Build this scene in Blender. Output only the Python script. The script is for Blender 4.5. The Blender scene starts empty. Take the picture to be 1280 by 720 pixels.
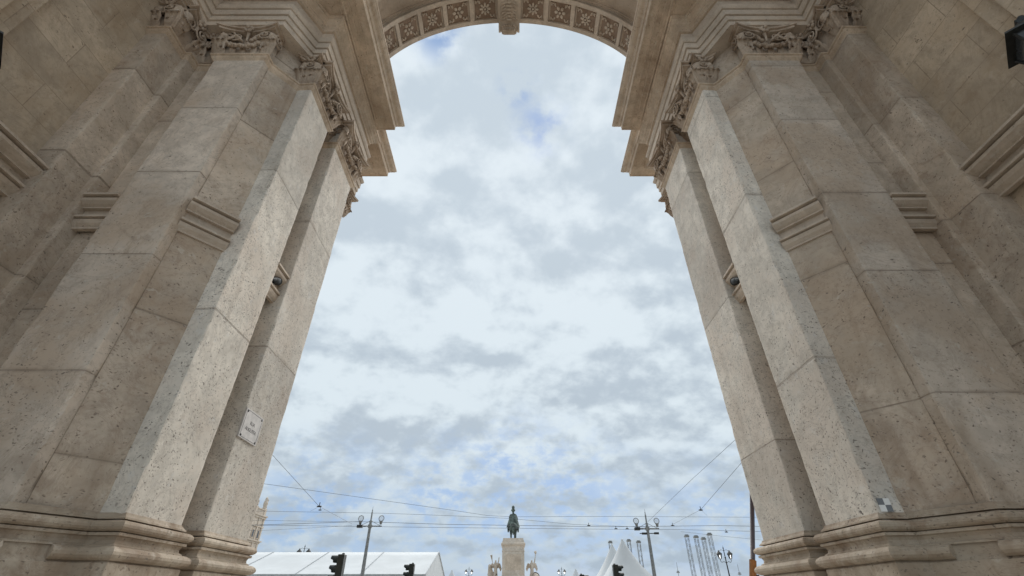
import bpy, bmesh, math, random
from mathutils import Vector, Matrix
random.seed(7)
scene = bpy.context.scene
COL = scene.collection
PI = math.pi
EYE = 1.6                      # camera height above the pavement
XC = -0.12                     # the arch's centre line, relative to the camera

# ------------------------------------------------------------------ materials
def new_mat(name):
    m = bpy.data.materials.new(name); m.use_nodes = True
    nt = m.node_tree; nt.nodes.clear()
    out = nt.nodes.new('ShaderNodeOutputMaterial')
    b = nt.nodes.new('ShaderNodeBsdfPrincipled')
    nt.links.new(b.outputs[0], out.inputs[0])
    return m, nt, b
class NB:
    """small node-building helper"""
    def __init__(s, nt): s.nt = nt
    def n(s, t, **k):
        o = s.nt.nodes.new(t)
        for a, v in k.items(): setattr(o, a, v)
        return o
    def put(s, sock, v):
        if v is None: return
        if hasattr(v, 'is_linked') or hasattr(v, 'links'): s.nt.links.new(v, sock)
        else: sock.default_value = v
    def math(s, op, a, b=None, c=None, clamp=False):
        o = s.n('ShaderNodeMath', operation=op); o.use_clamp = clamp
        s.put(o.inputs[0], a); s.put(o.inputs[1], b)
        if c is not None: s.put(o.inputs[2], c)
        return o.outputs[0]
    def vmath(s, op, a, b=None):
        o = s.n('ShaderNodeVectorMath', operation=op); s.put(o.inputs[0], a)
        if b is not None: s.put(o.inputs[1], b)
        return o.outputs[0]
    def mix(s, f, a, b, mode='MIX'):
        o = s.n('ShaderNodeMix', data_type='RGBA', blend_type=mode)
        s.put(o.inputs[0], f); s.put(o.inputs[6], a); s.put(o.inputs[7], b)
        return o.outputs[2]
    def noise(s, vec, scale, detail=4, rough=0.55, dist=0.0, dim='3D', w=None):
        o = s.n('ShaderNodeTexNoise', noise_dimensions=dim)
        s.put(o.inputs['Vector'], vec); s.put(o.inputs['Scale'], scale)
        o.inputs['Detail'].default_value = detail; o.inputs['Roughness'].default_value = rough
        o.inputs['Distortion'].default_value = dist
        if w is not None: s.put(o.inputs['W'], w)
        return o.outputs[0]
    def ramp(s, f, a, b, x=0.0, y=1.0):
        o = s.n('ShaderNodeMapRange'); o.interpolation_type = 'SMOOTHSTEP'
        s.put(o.inputs[0], f)
        for i, v in enumerate((a, b, x, y)): s.put(o.inputs[i+1], v)
        return o.outputs[0]
    def voro(s, vec, scale, feature='F1'):
        o = s.n('ShaderNodeTexVoronoi', feature=feature); s.put(o.inputs['Vector'], vec)
        s.put(o.inputs['Scale'], scale); return o.outputs[0], (o.outputs[1] if feature == 'F1' else None)
    def comb(s, x, y, z):
        o = s.n('ShaderNodeCombineXYZ'); s.put(o.inputs[0], x); s.put(o.inputs[1], y); s.put(o.inputs[2], z); return o.outputs[0]

def rgb(r, g, b): return (r, g, b, 1.0)

def stone(name, base, dark, pink, joints=None, pits=1.0, stain=1.0, blockh=1.75, rough=0.8, brown=0.0, jdark=1.0):
    """limestone with fossil pits, veins, stains, block tone and joints, all in world metres"""
    m, nt, b = new_mat(name); N = NB(nt)
    geo = N.n('ShaderNodeNewGeometry'); P = geo.outputs['Position']
    oi = N.n('ShaderNodeObjectInfo'); R = oi.outputs['Random']
    sep = N.n('ShaderNodeSeparateXYZ'); N.put(sep.inputs[0], P)
    X, Y, Z = sep.outputs
    if joints == 'courses':
        t = N.math('ADD', N.math('DIVIDE', Z, blockh), N.math('MULTIPLY', R, 0.9))
        t = N.math('ADD', t, N.math('MULTIPLY', N.noise(N.comb(0.0, 0.0, Z), 0.5, 0), 0.5))
        fr = N.math('FRACT', t); bid = N.math('FLOOR', t)
        d = N.math('MINIMUM', fr, N.math('SUBTRACT', 1.0, fr))
        wob = N.math('MULTIPLY', N.noise(P, 5.0, 3), 0.004)
        dj = N.math('ADD', d, N.math('MULTIPLY', N.math('SUBTRACT', N.noise(P, 9.0, 4), .5), .006))
        jl = N.math('MAXIMUM', N.ramp(dj, .002, .0085, 1.0, 0.0), N.math('MULTIPLY', N.ramp(dj, .0, .035, 1.0, 0.0), N.math('MULTIPLY', N.ramp(N.noise(P, 1.6, 4), .42, .62), .55)))
        wn = N.n('ShaderNodeTexWhiteNoise', noise_dimensions='2D')
        N.put(wn.inputs['Vector'], N.comb(bid, R, 0.0)); tone = wn.outputs[0]
        wn2 = N.n('ShaderNodeTexWhiteNoise', noise_dimensions='2D')
        N.put(wn2.inputs['Vector'], N.comb(bid, N.math('ADD', R, 3.3), 0.0)); tone2 = wn2.outputs[0]
    elif joints in ('ashlar', 'ashlarx'):
        br = N.n('ShaderNodeTexBrick'); br.offset = 0.5
        N.put(br.inputs['Vector'], N.comb(N.math('ADD', N.math('ADD', Y, X), 0.37), Z, 0.0))
        br.inputs['Color1'].default_value = rgb(0, 0, 0); br.inputs['Color2'].default_value = rgb(1, 1, 1)
        br.inputs['Mortar'].default_value = rgb(0.5, 0.5, 0.5)
        br.inputs['Scale'].default_value = 1.0; br.inputs['Mortar Size'].default_value = 0.006
        br.inputs['Mortar Smooth'].default_value = 0.2
        br.inputs['Brick Width'].default_value = 1.55; br.inputs['Row Height'].default_value = 0.62
        jl = br.outputs['Fac']; sc = N.n('ShaderNodeSeparateColor'); N.put(sc.inputs[0], br.outputs['Color'])
        tone = sc.outputs[0]; tone2 = tone
    else:
        jl = None; tone = N.noise(P, 0.7, 2); tone2 = tone
    n1 = N.noise(P, 0.8, 6, 0.6); n2 = N.noise(P, 3.2, 7, 0.65); n3 = N.noise(P, 14.0, 5, 0.6)
    c = N.mix(N.ramp(n2, 0.35, 0.65), rgb(*[v*0.84 for v in base]), rgb(*[v*1.07 for v in base]))
    c = N.mix(N.math('MULTIPLY', N.ramp(n1, 0.46, 0.62), 0.7), c, rgb(*pink))
    c = N.mix(N.math('MULTIPLY', N.ramp(n3, 0.5, 0.72), 0.22), c, rgb(*dark))
    # tone of each block
    c = N.mix(1.0, c, rgb(1.035, 0.965, 0.885), 'MULTIPLY')
    c = N.mix(1.0, c, N.comb(*[N.math('ADD', 0.86, N.math('MULTIPLY', tone, 0.24))]*3), 'MULTIPLY')
    # veins
    v = N.noise(P, 1.3, 8, 0.7, 1.8); vd = N.math('ABSOLUTE', N.math('SUBTRACT', v, 0.5))
    c = N.mix(N.math('MULTIPLY', N.ramp(vd, 0.0, 0.018, 1.0, 0.0), 0.35), c, rgb(*dark))
    sm = N.noise(P, 2.1, 8, 0.68, 0.9)
    c = N.mix(N.math('MULTIPLY', N.ramp(sm, 0.53, 0.70), 0.38*stain), c, rgb(dark[0]*1.15, dark[1]*1.0, dark[2]*0.85))
    # dirt streaks and stains
    st = N.noise(N.vmath('MULTIPLY', P, (1.6, 1.6, 0.35)), 1.1, 6, 0.6, 0.4)
    c = N.mix(N.math('MULTIPLY', N.ramp(st, 0.52, 0.75), 0.5*stain), c, rgb(dark[0]*1.0, dark[1]*0.9, dark[2]*0.75))
    if brown:
        bs = N.noise(P, 1.7, 5, 0.6, 0.8)
        c = N.mix(N.math('MULTIPLY', N.ramp(bs, 0.42, 0.66), N.math('ADD', brown, N.math('MULTIPLY', N.ramp(Z, 4.6, 2.2), .28))), c, rgb(0.20, 0.13, 0.08))
    # fossil pits: small elongated dark spots, dense on some blocks
    dn = N.n('ShaderNodeTexNoise'); N.put(dn.inputs['Vector'], P); dn.inputs['Scale'].default_value = 7.0; dn.inputs['Detail'].default_value = 3
    Pd = N.vmath('ADD', P, N.vmath('MULTIPLY', N.vmath('SUBTRACT', dn.outputs[1], (.5,.5,.5)), (.16,.16,.16)))
    zone = N.ramp(N.noise(P, 1.1, 4, 0.6), 0.44, 0.64)
    blockd = N.ramp(tone2, 0.30, 0.72)
    dens = N.math('MULTIPLY', N.math('ADD', N.math('ADD', .12, N.math('MULTIPLY', blockd, .62)), N.math('MULTIPLY', zone, .35)), pits)
    dens = N.math('ADD', dens, N.math('MULTIPLY', N.ramp(N.math('ADD', Z, N.math('MULTIPLY', n1, 3.0)), 8.6, 7.0), .30*pits))
    clump = N.ramp(N.noise(P, 4.0, 4, .6), .40, .62)
    vo, vc = N.voro(N.vmath('MULTIPLY', Pd, (1.0, 1.0, 1.7)), 19.0)
    scv = N.n('ShaderNodeSeparateColor'); N.put(scv.inputs[0], vc)
    keep = N.math('LESS_THAN', scv.outputs[0], N.math('MULTIPLY', dens, N.math('ADD', .35, N.math('MULTIPLY', clump, 1.3))))
    rad = N.math('ADD', .10, N.math('MULTIPLY', scv.outputs[1], .27))
    pit = N.math('MULTIPLY', N.ramp(N.math('SUBTRACT', vo, rad), -.10, .06, 1.0, 0.0), keep)
    n5 = N.noise(Pd, 26.0, 4, 0.7, 0.6)
    pit2 = N.math('MULTIPLY', N.ramp(n5, 0.57, 0.68), N.math('MULTIPLY', dens, clump))
    pits_all = N.math('MAXIMUM', N.math('MULTIPLY', pit, N.math('ADD', .40, N.math('MULTIPLY', scv.outputs[2], .5))), N.math('MULTIPLY', pit2, 0.62), clamp=True)
    c = N.mix(pits_all, c, rgb(*[v*0.62 for v in dark]))
    pale = N.math('MULTIPLY', N.ramp(N.noise(Pd, 5.0, 5, .7), .58, .70), .35)
    c = N.mix(pale, c, rgb(*[min(.62, v*1.15) for v in base]))
    if jl is not None:
        c = N.mix(N.math('MULTIPLY', jl, N.ramp(n2, .3, .6, .30*jdark, .85*jdark)), c, rgb(0.15, 0.11, 0.08))
    wn3 = N.ramp(N.noise(P, .33, 3, .5), .35, .65, .90, 1.05)
    c = N.mix(1.0, c, N.comb(wn3, wn3, N.math('MULTIPLY', wn3, .995)), 'MULTIPLY')
    tn = N.ramp(N.noise(N.vmath('ADD', P, (9.1, 4.2, 2.7)), .75, 6, .65, .5), .52, .60)
    c = N.mix(N.math('MULTIPLY', tn, .30*stain), c, rgb(base[0]*.66, base[1]*.60, base[2]*.52))
    N.put(b.inputs['Base Color'], c)
    N.put(b.inputs['Roughness'], N.ramp(n3, 0.3, 0.7, rough-0.12, rough+0.1))
    b.inputs['Specular IOR Level'].default_value = 0.3
    h = N.math('SUBTRACT', N.math('ADD', N.math('MULTIPLY', n2, 0.35), N.math('MULTIPLY', n3, 0.12)), N.math('MULTIPLY', pits_all, 0.35))
    if jl is not None: h = N.math('SUBTRACT', h, N.math('MULTIPLY', jl, 0.8))
    bp = N.n('ShaderNodeBump'); bp.inputs['Strength'].default_value = 0.55; bp.inputs['Distance'].default_value = 0.02
    N.put(bp.inputs['Height'], h); N.put(b.inputs['Normal'], bp.outputs[0])
    return m

LIGHT = (0.585, 0.535, 0.485); DARK = (0.22, 0.18, 0.145); PINK = (0.42, 0.345, 0.275)
M_PIL = stone('pitted_limestone', LIGHT, DARK, PINK, 'courses', 0.55, 0.9, 1.9, jdark=.75)
M_JAMB = stone('pitted_jamb_limestone', (0.655, 0.645, 0.615), (0.25, 0.21, 0.18), (0.54, 0.50, 0.46), 'courses', 1.7, 0.5, 3.3, jdark=.6)
M_RECESS = stone('recess_limestone', (0.56, 0.50, 0.435), (0.23, 0.17, 0.13), (0.43, 0.35, 0.275), 'courses', 0.5, 1.1, 2.3, brown=0.13, jdark=.8)
M_WALL = stone('ashlar_limestone', (0.52, 0.45, 0.365), (0.25, 0.195, 0.14), (0.42, 0.345, 0.26), 'ashlar', 0.25, 1.1, jdark=.6)
M_BASE = stone('worn_base_limestone', (0.50, 0.45, 0.385), (0.21, 0.16, 0.12), (0.36, 0.30, 0.24), None, 0.8, 1.7, brown=0.3)
M_CORN = stone('weathered_cornice_limestone', (0.61, 0.525, 0.435), (0.25, 0.19, 0.145), (0.45, 0.365, 0.285), None, 0.35, 1.2, brown=0.14)
M_FRIEZE = stone('smooth_limestone', (0.58, 0.52, 0.455), (0.28, 0.22, 0.175), (0.41, 0.36, 0.31), None, 0.15, 0.7)
M_CARVE = stone('carved_limestone', (0.50, 0.43, 0.365), (0.16, 0.115, 0.085), (0.34, 0.26, 0.195), None, 0.2, 1.6, brown=0.25)
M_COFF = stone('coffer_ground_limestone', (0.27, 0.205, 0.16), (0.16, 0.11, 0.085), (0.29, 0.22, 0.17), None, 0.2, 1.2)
M_FAR = stone('far_pale_limestone', (0.60, 0.57, 0.53), (0.32, 0.29, 0.26), (0.54, 0.48, 0.42), None, 0.2, 1.2)

def plain(name, col, rough=0.6, metal=0.0, var=0.15, scale=3.0, bump=0.0, trans=0.0, col2=None):
    m, nt, b = new_mat(name); N = NB(nt)
    tc = N.n('ShaderNodeTexCoord'); P = tc.outputs['Object']
    n = N.noise(P, scale, 5, 0.6)
    lo = rgb(*[max(0, v*(1-var)) for v in col]); hi = rgb(*(col2 if col2 else [v*(1+var) for v in col]))
    N.put(b.inputs['Base Color'], N.mix(N.ramp(n, 0.35, 0.65), lo, hi))
    b.inputs['Roughness'].default_value = rough; b.inputs['Metallic'].default_value = metal
    if trans: b.inputs['Transmission Weight'].default_value = trans
    if bump:
        bp = N.n('ShaderNodeBump'); bp.inputs['Strength'].default_value = bump; bp.inputs['Distance'].default_value = 0.02
        N.put(bp.inputs['Height'], n); N.put(b.inputs['Normal'], bp.outputs[0])
    return m
M_BLACK = plain('black_painted_iron', (0.018, 0.02, 0.02), 0.45, 0.2, 0.3, 8)
M_HEAD = plain('dark_green_signal_plastic', (0.007, 0.012, 0.010), 0.5, 0, 0.3, 8)
M_GREY = plain('grey_painted_steel', (0.20, 0.21, 0.21), 0.55, 0.3, 0.2, 6)
M_TRUSS = plain('dull_aluminium', (0.24, 0.26, 0.28), 0.5, 0.6, 0.2, 6)
M_WIRE = plain('overhead_cable', (0.11, 0.12, 0.135), 0.6, 0.3, 0.2, 6)
M_CANVAS = plain('white_tent_canvas', (0.51, 0.535, 0.55), 0.7, 0, 0.05, 0.5, 0.1)
M_SEAM = plain('grey_tent_seam', (0.38, 0.40, 0.42), 0.7)
M_BRONZE = plain('green_bronze', (0.045, 0.06, 0.055), 0.6, 0.3, 0.4, 1.2, 0.3, col2=(0.12, 0.16, 0.14))
M_PLATE = plain('pale_marble_plate', (0.43, 0.40, 0.375), 0.5, 0, 0.12, 9)
M_INK = plain('dark_engraved_paint', (0.05, 0.045, 0.045), 0.6)
M_WHITE = plain('white_paint', (0.75, 0.75, 0.73), 0.6, 0, 0.05)
M_CHK = plain('grey_paint', (0.17, 0.18, 0.19), 0.6, 0, 0.08)
M_POLE = plain('brown_painted_pole', (0.045, 0.03, 0.035), 0.5)
M_ORANGE = plain('orange_painted_sleeve', (0.42, 0.19, 0.07), 0.55, 0, 0.15)
M_GLASS = plain('lamp_glass', (0.8, 0.82, 0.84), 0.08, 0, 0.02, 2, 0, 0.9)
M_GLOBE = plain('hazy_globe_glass', (0.5, 0.52, 0.54), 0.35, 0, 0.05); M_GLOBE.node_tree.nodes['Principled BSDF'].inputs['Alpha'].default_value = 0.22
M_LENS = plain('dark_signal_lens', (0.05, 0.02, 0.02), 0.2)
M_WIN = plain('dark_window_glass', (0.04, 0.045, 0.05), 0.15)
M_ROOF = plain('grey_roof', (0.22, 0.2, 0.18), 0.8)
M_YELLOW = plain('ochre_plaster', (0.55, 0.38, 0.14), 0.85, 0, 0.1)

# ------------------------------------------------------------------ mesh builder
class MB:
    def __init__(s): s.v = []; s.f = []; s.sm = []
    def add(s, vs, fs, smooth=False):
        o = len(s.v); s.v += [tuple(p) for p in vs]
        for f in fs: s.f.append(tuple(i+o for i in f)); s.sm.append(smooth)
        return s
    def box(s, x0, x1, y0, y1, z0, z1):
        v = [(x0,y0,z0),(x1,y0,z0),(x1,y1,z0),(x0,y1,z0),(x0,y0,z1),(x1,y0,z1),(x1,y1,z1),(x0,y1,z1)]
        return s.add(v, [(0,3,2,1),(4,5,6,7),(0,1,5,4),(1,2,6,5),(2,3,7,6),(3,0,4,7)])
    def prism(s, poly, z0, z1):
        a = sum(poly[i][0]*poly[(i+1)%len(poly)][1]-poly[(i+1)%len(poly)][0]*poly[i][1] for i in range(len(poly)))
        if a < 0: poly = poly[::-1]
        n = len(poly)
        v = [(x,y,z0) for x,y in poly]+[(x,y,z1) for x,y in poly]
        return s.add(v, [tuple(range(n))[::-1], tuple(range(n,2*n))]+[(i,(i+1)%n,n+(i+1)%n,n+i) for i in range(n)])
    def sweep(s, path, prof, smooth=False, cap=True):
        """mitred sweep of profile (offset to the left of travel, z) along a plan path"""
        n = len(path); T = []
        for i in range(n):
            p = Vector(path[i])
            d0 = (p-Vector(path[i-1])).normalized() if i else None
            d1 = (Vector(path[i+1])-p).normalized() if i < n-1 else None
            if d0 is None: d0 = d1
            if d1 is None: d1 = d0
            n0 = Vector((-d0.y, d0.x)); n1 = Vector((-d1.y, d1.x)); m = (n0+n1)
            m = m/max(m.dot(n0), 0.25) if m.length > 1e-6 else n0
            T.append(m)
        v = []
        for i in range(n):
            for (o, z) in prof: v.append((path[i][0]+T[i].x*o, path[i][1]+T[i].y*o, z))
        k = len(prof); f = []
        for i in range(n-1):
            for j in range(k-1): f.append((i*k+j, i*k+j+1, (i+1)*k+j+1, (i+1)*k+j))
        s.add(v, f, smooth)
        if cap:
            s.add([v[j] for j in range(k)], [tuple(range(k))[::-1]]); s.add([v[(n-1)*k+j] for j in range(k)], [tuple(range(k))])
        return s
    def tube(s, pts, r, seg=8, smooth=True, cap=True):
        pts = [Vector(p) for p in pts]; n = len(pts)
        rr = r if isinstance(r, (list, tuple)) else [r]*n
        v = []; up = None
        for i, p in enumerate(pts):
            d = (pts[min(i+1, n-1)]-pts[max(i-1, 0)]).normalized()
            if up is None:
                up = Vector((0,0,1)) if abs(d.z) < 0.9 else Vector((1,0,0))
            a = d.cross(up).normalized(); bb = a.cross(d).normalized(); up = bb
            for j in range(seg):
                t = 2*PI*j/seg; v.append(p+(a*math.cos(t)+bb*math.sin(t))*rr[i])
        f = [(i*seg+j, i*seg+(j+1)%seg, (i+1)*seg+(j+1)%seg, (i+1)*seg+j) for i in range(n-1) for j in range(seg)]
        s.add(v, f, smooth)
        if cap: s.add(v[:seg], [tuple(range(seg))]); s.add(v[-seg:], [tuple(range(seg))[::-1]])
        return s
    def lathe(s, c, prof, seg=16, smooth=True):
        v = []; k = len(prof)
        for j in range(seg):
            t = 2*PI*j/seg
            for (r, z) in prof: v.append((c[0]+r*math.cos(t), c[1]+r*math.sin(t), c[2]+z))
        f = [(j*k+i, ((j+1)%seg)*k+i, ((j+1)%seg)*k+i+1, j*k+i+1) for j in range(seg) for i in range(k-1)]
        return s.add(v, f, smooth)
    def blob(s, c, r, M=None, seg=8, ring=6, jit=0.0):
        """ellipsoid, radii r, optional rotation"""
        v = []; c = Vector(c)
        for i in range(ring+1):
            ph = PI*i/ring
            for j in range(seg):
                t = 2*PI*j/seg
                q = Vector((math.sin(ph)*math.cos(t)*r[0], math.sin(ph)*math.sin(t)*r[1], math.cos(ph)*r[2]))
                if jit: q *= 1+random.uniform(-jit, jit)
                if M: q = M @ q
                v.append(c+q)
        f = [(i*seg+j, (i+1)*seg+j, (i+1)*seg+(j+1)%seg, i*seg+(j+1)%seg) for i in range(ring) for j in range(seg)]
        return s.add(v, f, True)
    def xf(s, fn): s.v = [tuple(fn(Vector(p))) for p in s.v]; return s
    def merge(s, o): return s.add(o.v, [f for f in o.f]) if False else s._m(o)
    def _m(s, o):
        k = len(s.v); s.v += o.v; s.f += [tuple(i+k for i in f) for f in o.f]; s.sm += o.sm; return s
    def mirrored(s):
        o = MB(); o.v = [(-x, y, z) for x, y, z in s.v]; o.f = [tuple(reversed(f)) for f in s.f]; o.sm = list(s.sm); return o
    def build(s, name, mat, parent=None, loc=None, bevel=0.0, mat2=None):
        me = bpy.data.meshes.new(name); me.from_pydata(s.v, [], s.f)
        me.polygons.foreach_set('use_smooth', s.sm)
        bm = bmesh.new(); bm.from_mesh(me)
        bmesh.ops.remove_doubles(bm, verts=bm.verts, dist=1e-5)
        bm.to_mesh(me); bm.free()
        me.materials.append(mat)
        o = bpy.data.objects.new(name, me); COL.objects.link(o)
        if parent: o.parent = parent
        if loc: o.location = loc
        if bevel:
            md = o.modifiers.new('edge', 'BEVEL'); md.width = bevel; md.segments = 2; md.limit_method = 'ANGLE'; md.angle_limit = 0.6
        return o
def tag(o, label=None, cat=None, group=None, kind=None):
    if label: o['label'] = label
    if cat: o['category'] = cat
    if group: o['group'] = group
    if kind: o['kind'] = kind
    return o
def empty(name, loc=(0,0,0)):
    o = bpy.data.objects.new(name, None); COL.objects.link(o); o.location = loc; o.empty_display_size = 0.3
    return o

# ------------------------------------------------------------------ camera
FPX, TH = 569.0, math.radians(34.8)
cam = bpy.data.cameras.new('camera'); cam.sensor_width = 36; cam.lens = 36*FPX/1280; cam.clip_end = 6000; cam.clip_start = 0.05
co = bpy.data.objects.new('camera', cam); COL.objects.link(co)
co.location = (0, 0, EYE); co.rotation_euler = (PI/2+TH, 0, 0); scene.camera = co
def at(px, py, Y):
    """world point at distance Y down the street that the photo shows at (px, py)"""
    x = (px-640)/FPX; y = (360-py)/FPX; F = math.cos(TH)-y*math.sin(TH); U = math.sin(TH)+y*math.cos(TH)
    return Vector((x*Y/F, Y, EYE+U*Y/F))

# ------------------------------------------------------------------ the arch (right half is built, left half mirrored)
H = lambda h: h+EYE
arch = empty('triumphal_arch', (XC, 7, 0))
tag(arch, 'monumental pale limestone archway with carved capitals framing the sky', 'archway')
def both(name, mb, mat, parents, bevel=0.0):
    r = []
    for sgn, par in ((1, parents[0]), (-1, parents[1])):
        m = mb if sgn > 0 else mb.mirrored()
        c = MB(); c._m(m)
        c.xf(lambda p: Vector((p.x, p.y-7, p.z)))
        r.append(c.build(name, mat, par, bevel=bevel))
    return r
# pier body: recess planes and outer mass
core = MB(); ZT = H(13.0)
cp = [(7.6,.8),(7.6,5.68),(5.50,5.68),(4.98,6.30),(4.98,9.25),(16,9.25),(16,.8)]
core.prism(cp, 0, ZT)
piers = both('pier', core, M_WALL, (arch, arch))
def pil(poly, z0=H(0.3), z1=H(11.0), chip=.022):
    """pilaster prism with worn, slightly chipped arrises"""
    m = MB(); a = sum(poly[i][0]*poly[(i+1)%len(poly)][1]-poly[(i+1)%len(poly)][0]*poly[i][1] for i in range(len(poly)))
    if a < 0: poly = poly[::-1]
    n = len(poly); P_ = []; cor = []
    for i in range(n):
        p, q, r = Vector(poly[i-1]), Vector(poly[i]), Vector(poly[(i+1)%n])
        d0, d1 = (p-q), (r-q); k0, k1 = min(.035, d0.length*.4), min(.035, d1.length*.4)
        convex = (q-p).cross(r-q) if hasattr(Vector((0,0)), 'cross') and False else ((q-p).x*(r-q).y-(q-p).y*(r-q).x)
        inn = (d0.normalized()+d1.normalized())
        P_ += [q+d0.normalized()*k0, q, q+d1.normalized()*k1]; cor += [None, inn if convex > 0 else None, None]
    N_ = len(P_); nz = int((z1-z0)/.07); v = []; st = [0.0]*N_
    for j in range(nz+1):
        z = z0+(z1-z0)*j/nz
        for i in range(N_):
            q = P_[i]
            if cor[i] is not None:
                if random.random() < .10: st[i] = random.random()**2.5*chip*1.6
                else: st[i] *= .62
                q = q+cor[i]*(random.random()*chip*.16+st[i]+.003)
            v.append((q.x, q.y, z))
    m.add(v, [(j*N_+i, j*N_+(i+1)%N_, (j+1)*N_+(i+1)%N_, (j+1)*N_+i) for j in range(nz) for i in range(N_)])
    m.add(v[:N_], [tuple(range(N_))[::-1]]); m.add(v[-N_:], [tuple(range(N_))])
    return m
# B panel (splayed), recess linings
lin = MB(); lin.prism([(5.52,5.71),(5.36,5.60),(4.90,6.13),(4.97,6.33),(5.3,6.4)], H(.3), H(11)); 
lin.prism([(4.95,7.0),(4.95,8.0),(5.1,8.0),(5.1,7.0)], H(.3), H(11))
lin.prism([(6.4,5.65),(7.15,5.65),(7.15,5.8),(6.4,5.8)], H(.3), H(11))
both('recess_panel', lin, M_RECESS, piers)
rib = 0.012
both('pilaster', pil([(7.7,4.82),(7.18,4.82),(7.18,5.38),(7.05,5.38),(7.05,5.72),(7.7,5.72)]), M_RECESS, piers)
both('pilaster', pil([(6.48,5.72),(6.48,5.40),(5.36,5.40),(5.35,5.59),(5.52,5.75)]), M_PIL, piers)
both('pilaster', pil([(4.90,6.12),(4.58,6.10),(4.58,7.26),(5.02,7.26),(5.1,6.2)]), M_JAMB, piers)
both('pilaster', pil([(4.55,7.76),(4.55,9.16),(5.4,9.16),(5.4,9.3),(5.0,9.3),(5.0,7.76)]), M_JAMB, piers)
m = MB(); m.prism([(7.42,1.2),(7.42,3.42),(7.65,3.42),(7.65,1.2)], H(.3), H(11))
m.prism([(7.28,1.5),(7.28,3.12),(7.5,3.12),(7.5,1.5)], H(.3), H(11))
both('pilaster', m, M_WALL, piers, rib)

# facade column behind the last pilaster
col = MB(); cc = (5.95, 10.05, 0)
col.lathe(cc, [(.62,0),(.62,H(.2)),(.70,H(.25)),(.70,H(.4)),(.6,H(.5)),(.64,H(.6)),(.52,H(.75)),(.50,H(3)),(.44,H(10)),(.50,H(10.03)),(.50,H(10.1)),(.44,H(10.12)),(.5,H(10.95))], 32)
both('column', col, M_PIL, piers)

# base mouldings
BO = [(7.6,3.42),(7.6,4.82),(7.15,4.82),(7.15,5.40),(5.36,5.40),(4.90,6.11),(4.57,6.11),(4.57,7.26),(4.96,7.26),(4.96,7.76),(4.54,7.76),(4.54,9.16),(6.4,9.16)]
def arc(cx, cz, rx, rz, a0, a1, n=7):
    return [(cx+rx*math.cos(math.radians(a0+(a1-a0)*i/n)), cz+rz*math.sin(math.radians(a0+(a1-a0)*i/n))) for i in range(n+1)]
prof = [(-.05,H(.93)),(0.002,H(.92)),(.012,H(.895)),(.03,H(.875)),(.045,H(.865)),(.05,H(.845)),(.0,H(.84)),(.0,H(.828))]
prof += arc(.055, H(.765), .085, .062, 88, -88)
prof += [(.075,H(.70)),(.095,H(.695)),(.095,H(.665)),(.06,H(.655))]
prof += [(.045,H(.62)),(.05,H(.585)),(.085,H(.565)),(.085,H(.55))]
bm_ = MB(); bm_.sweep(BO, prof, False)
both('base_moulding', bm_, M_BASE, piers)
def along(path, i, t): return (path[i][0]*(1-t)+path[i+1][0]*t, path[i][1]*(1-t)+path[i+1][1]*t)
lp = [(0.02,H(.56))]+arc(.075, H(.48), .115, .075, 85, -88)+[(.06,H(.405)),(-.03,H(.40))]
lt = MB(); lt.sweep(BO[:4]+[along(BO,3,.25)], lp); lt.sweep([along(BO,3,.75),BO[4],along(BO,4,.12)], lp); lt.sweep([along(BO,4,.62)]+BO[5:], lp)
both('torus_moulding', lt, M_BASE, piers)
pl = MB(); pl.sweep(BO, [(-.05,H(.60)),(.055,H(.57)),(.065,H(.44)),(.10,H(.395)),(.12,H(.39)),(.125,0)])
both('pedestal', pl, M_BASE, piers, 0.012)

# impost band at mid height
bandp = [(-.1,H(5.68)),(.15,H(5.67)),(.155,H(5.625)),(.045,H(5.62)),(.045,H(5.585)),(.12,H(5.58)),(.115,H(5.53)),(.07,H(5.48)),(.03,H(5.45)),(.03,H(5.425)),(-.04,H(5.42)),(-.04,H(5.25)),(.065,H(5.245)),(.065,H(5.205)),(-.01,H(5.20)),(-.01,H(5.18)),(.035,H(5.175)),(.015,H(5.11)),(-.03,H(5.05)),(-.03,H(5.02)),(-.1,H(5.02))]
for pth, k1, k0 in (([(7.42,3.42),(7.42,4.82)],1.4,.03),([(7.05,5.50),(6.47,5.50)],1,0),([(5.35,5.52),(4.84,6.10)],1,0),([(4.70,7.26),(4.70,7.76)],.9,0)):
    ib = MB(); ib.sweep(pth, [(o*k1+k0, z) for o, z in bandp]); both('impost_band', ib, M_FRIEZE, piers)

# astragal under the capitals
AO = [(7.6,4.82),(7.18,4.82),(7.18,5.38),(7.05,5.38),(7.05,5.65),(6.56,5.65),(6.50,5.40),(5.36,5.40),(5.35,5.59),(4.90,6.12),(4.58,6.10),(4.58,7.26),(4.95,7.26),(4.95,7.76),(4.55,7.76),(4.55,9.16),(5.4,9.16)]
as_ = MB(); as_.sweep(AO, [(-.02,H(9.86)),(.01,H(9.90)),(.05,H(9.955)),(.055,H(9.97)),(.055,H(10.0))]+arc(.06,H(10.03),.03,.03,-80,80,4)+[(-.02,H(10.07))])
both('astragal', as_, M_CORN, piers)

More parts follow.
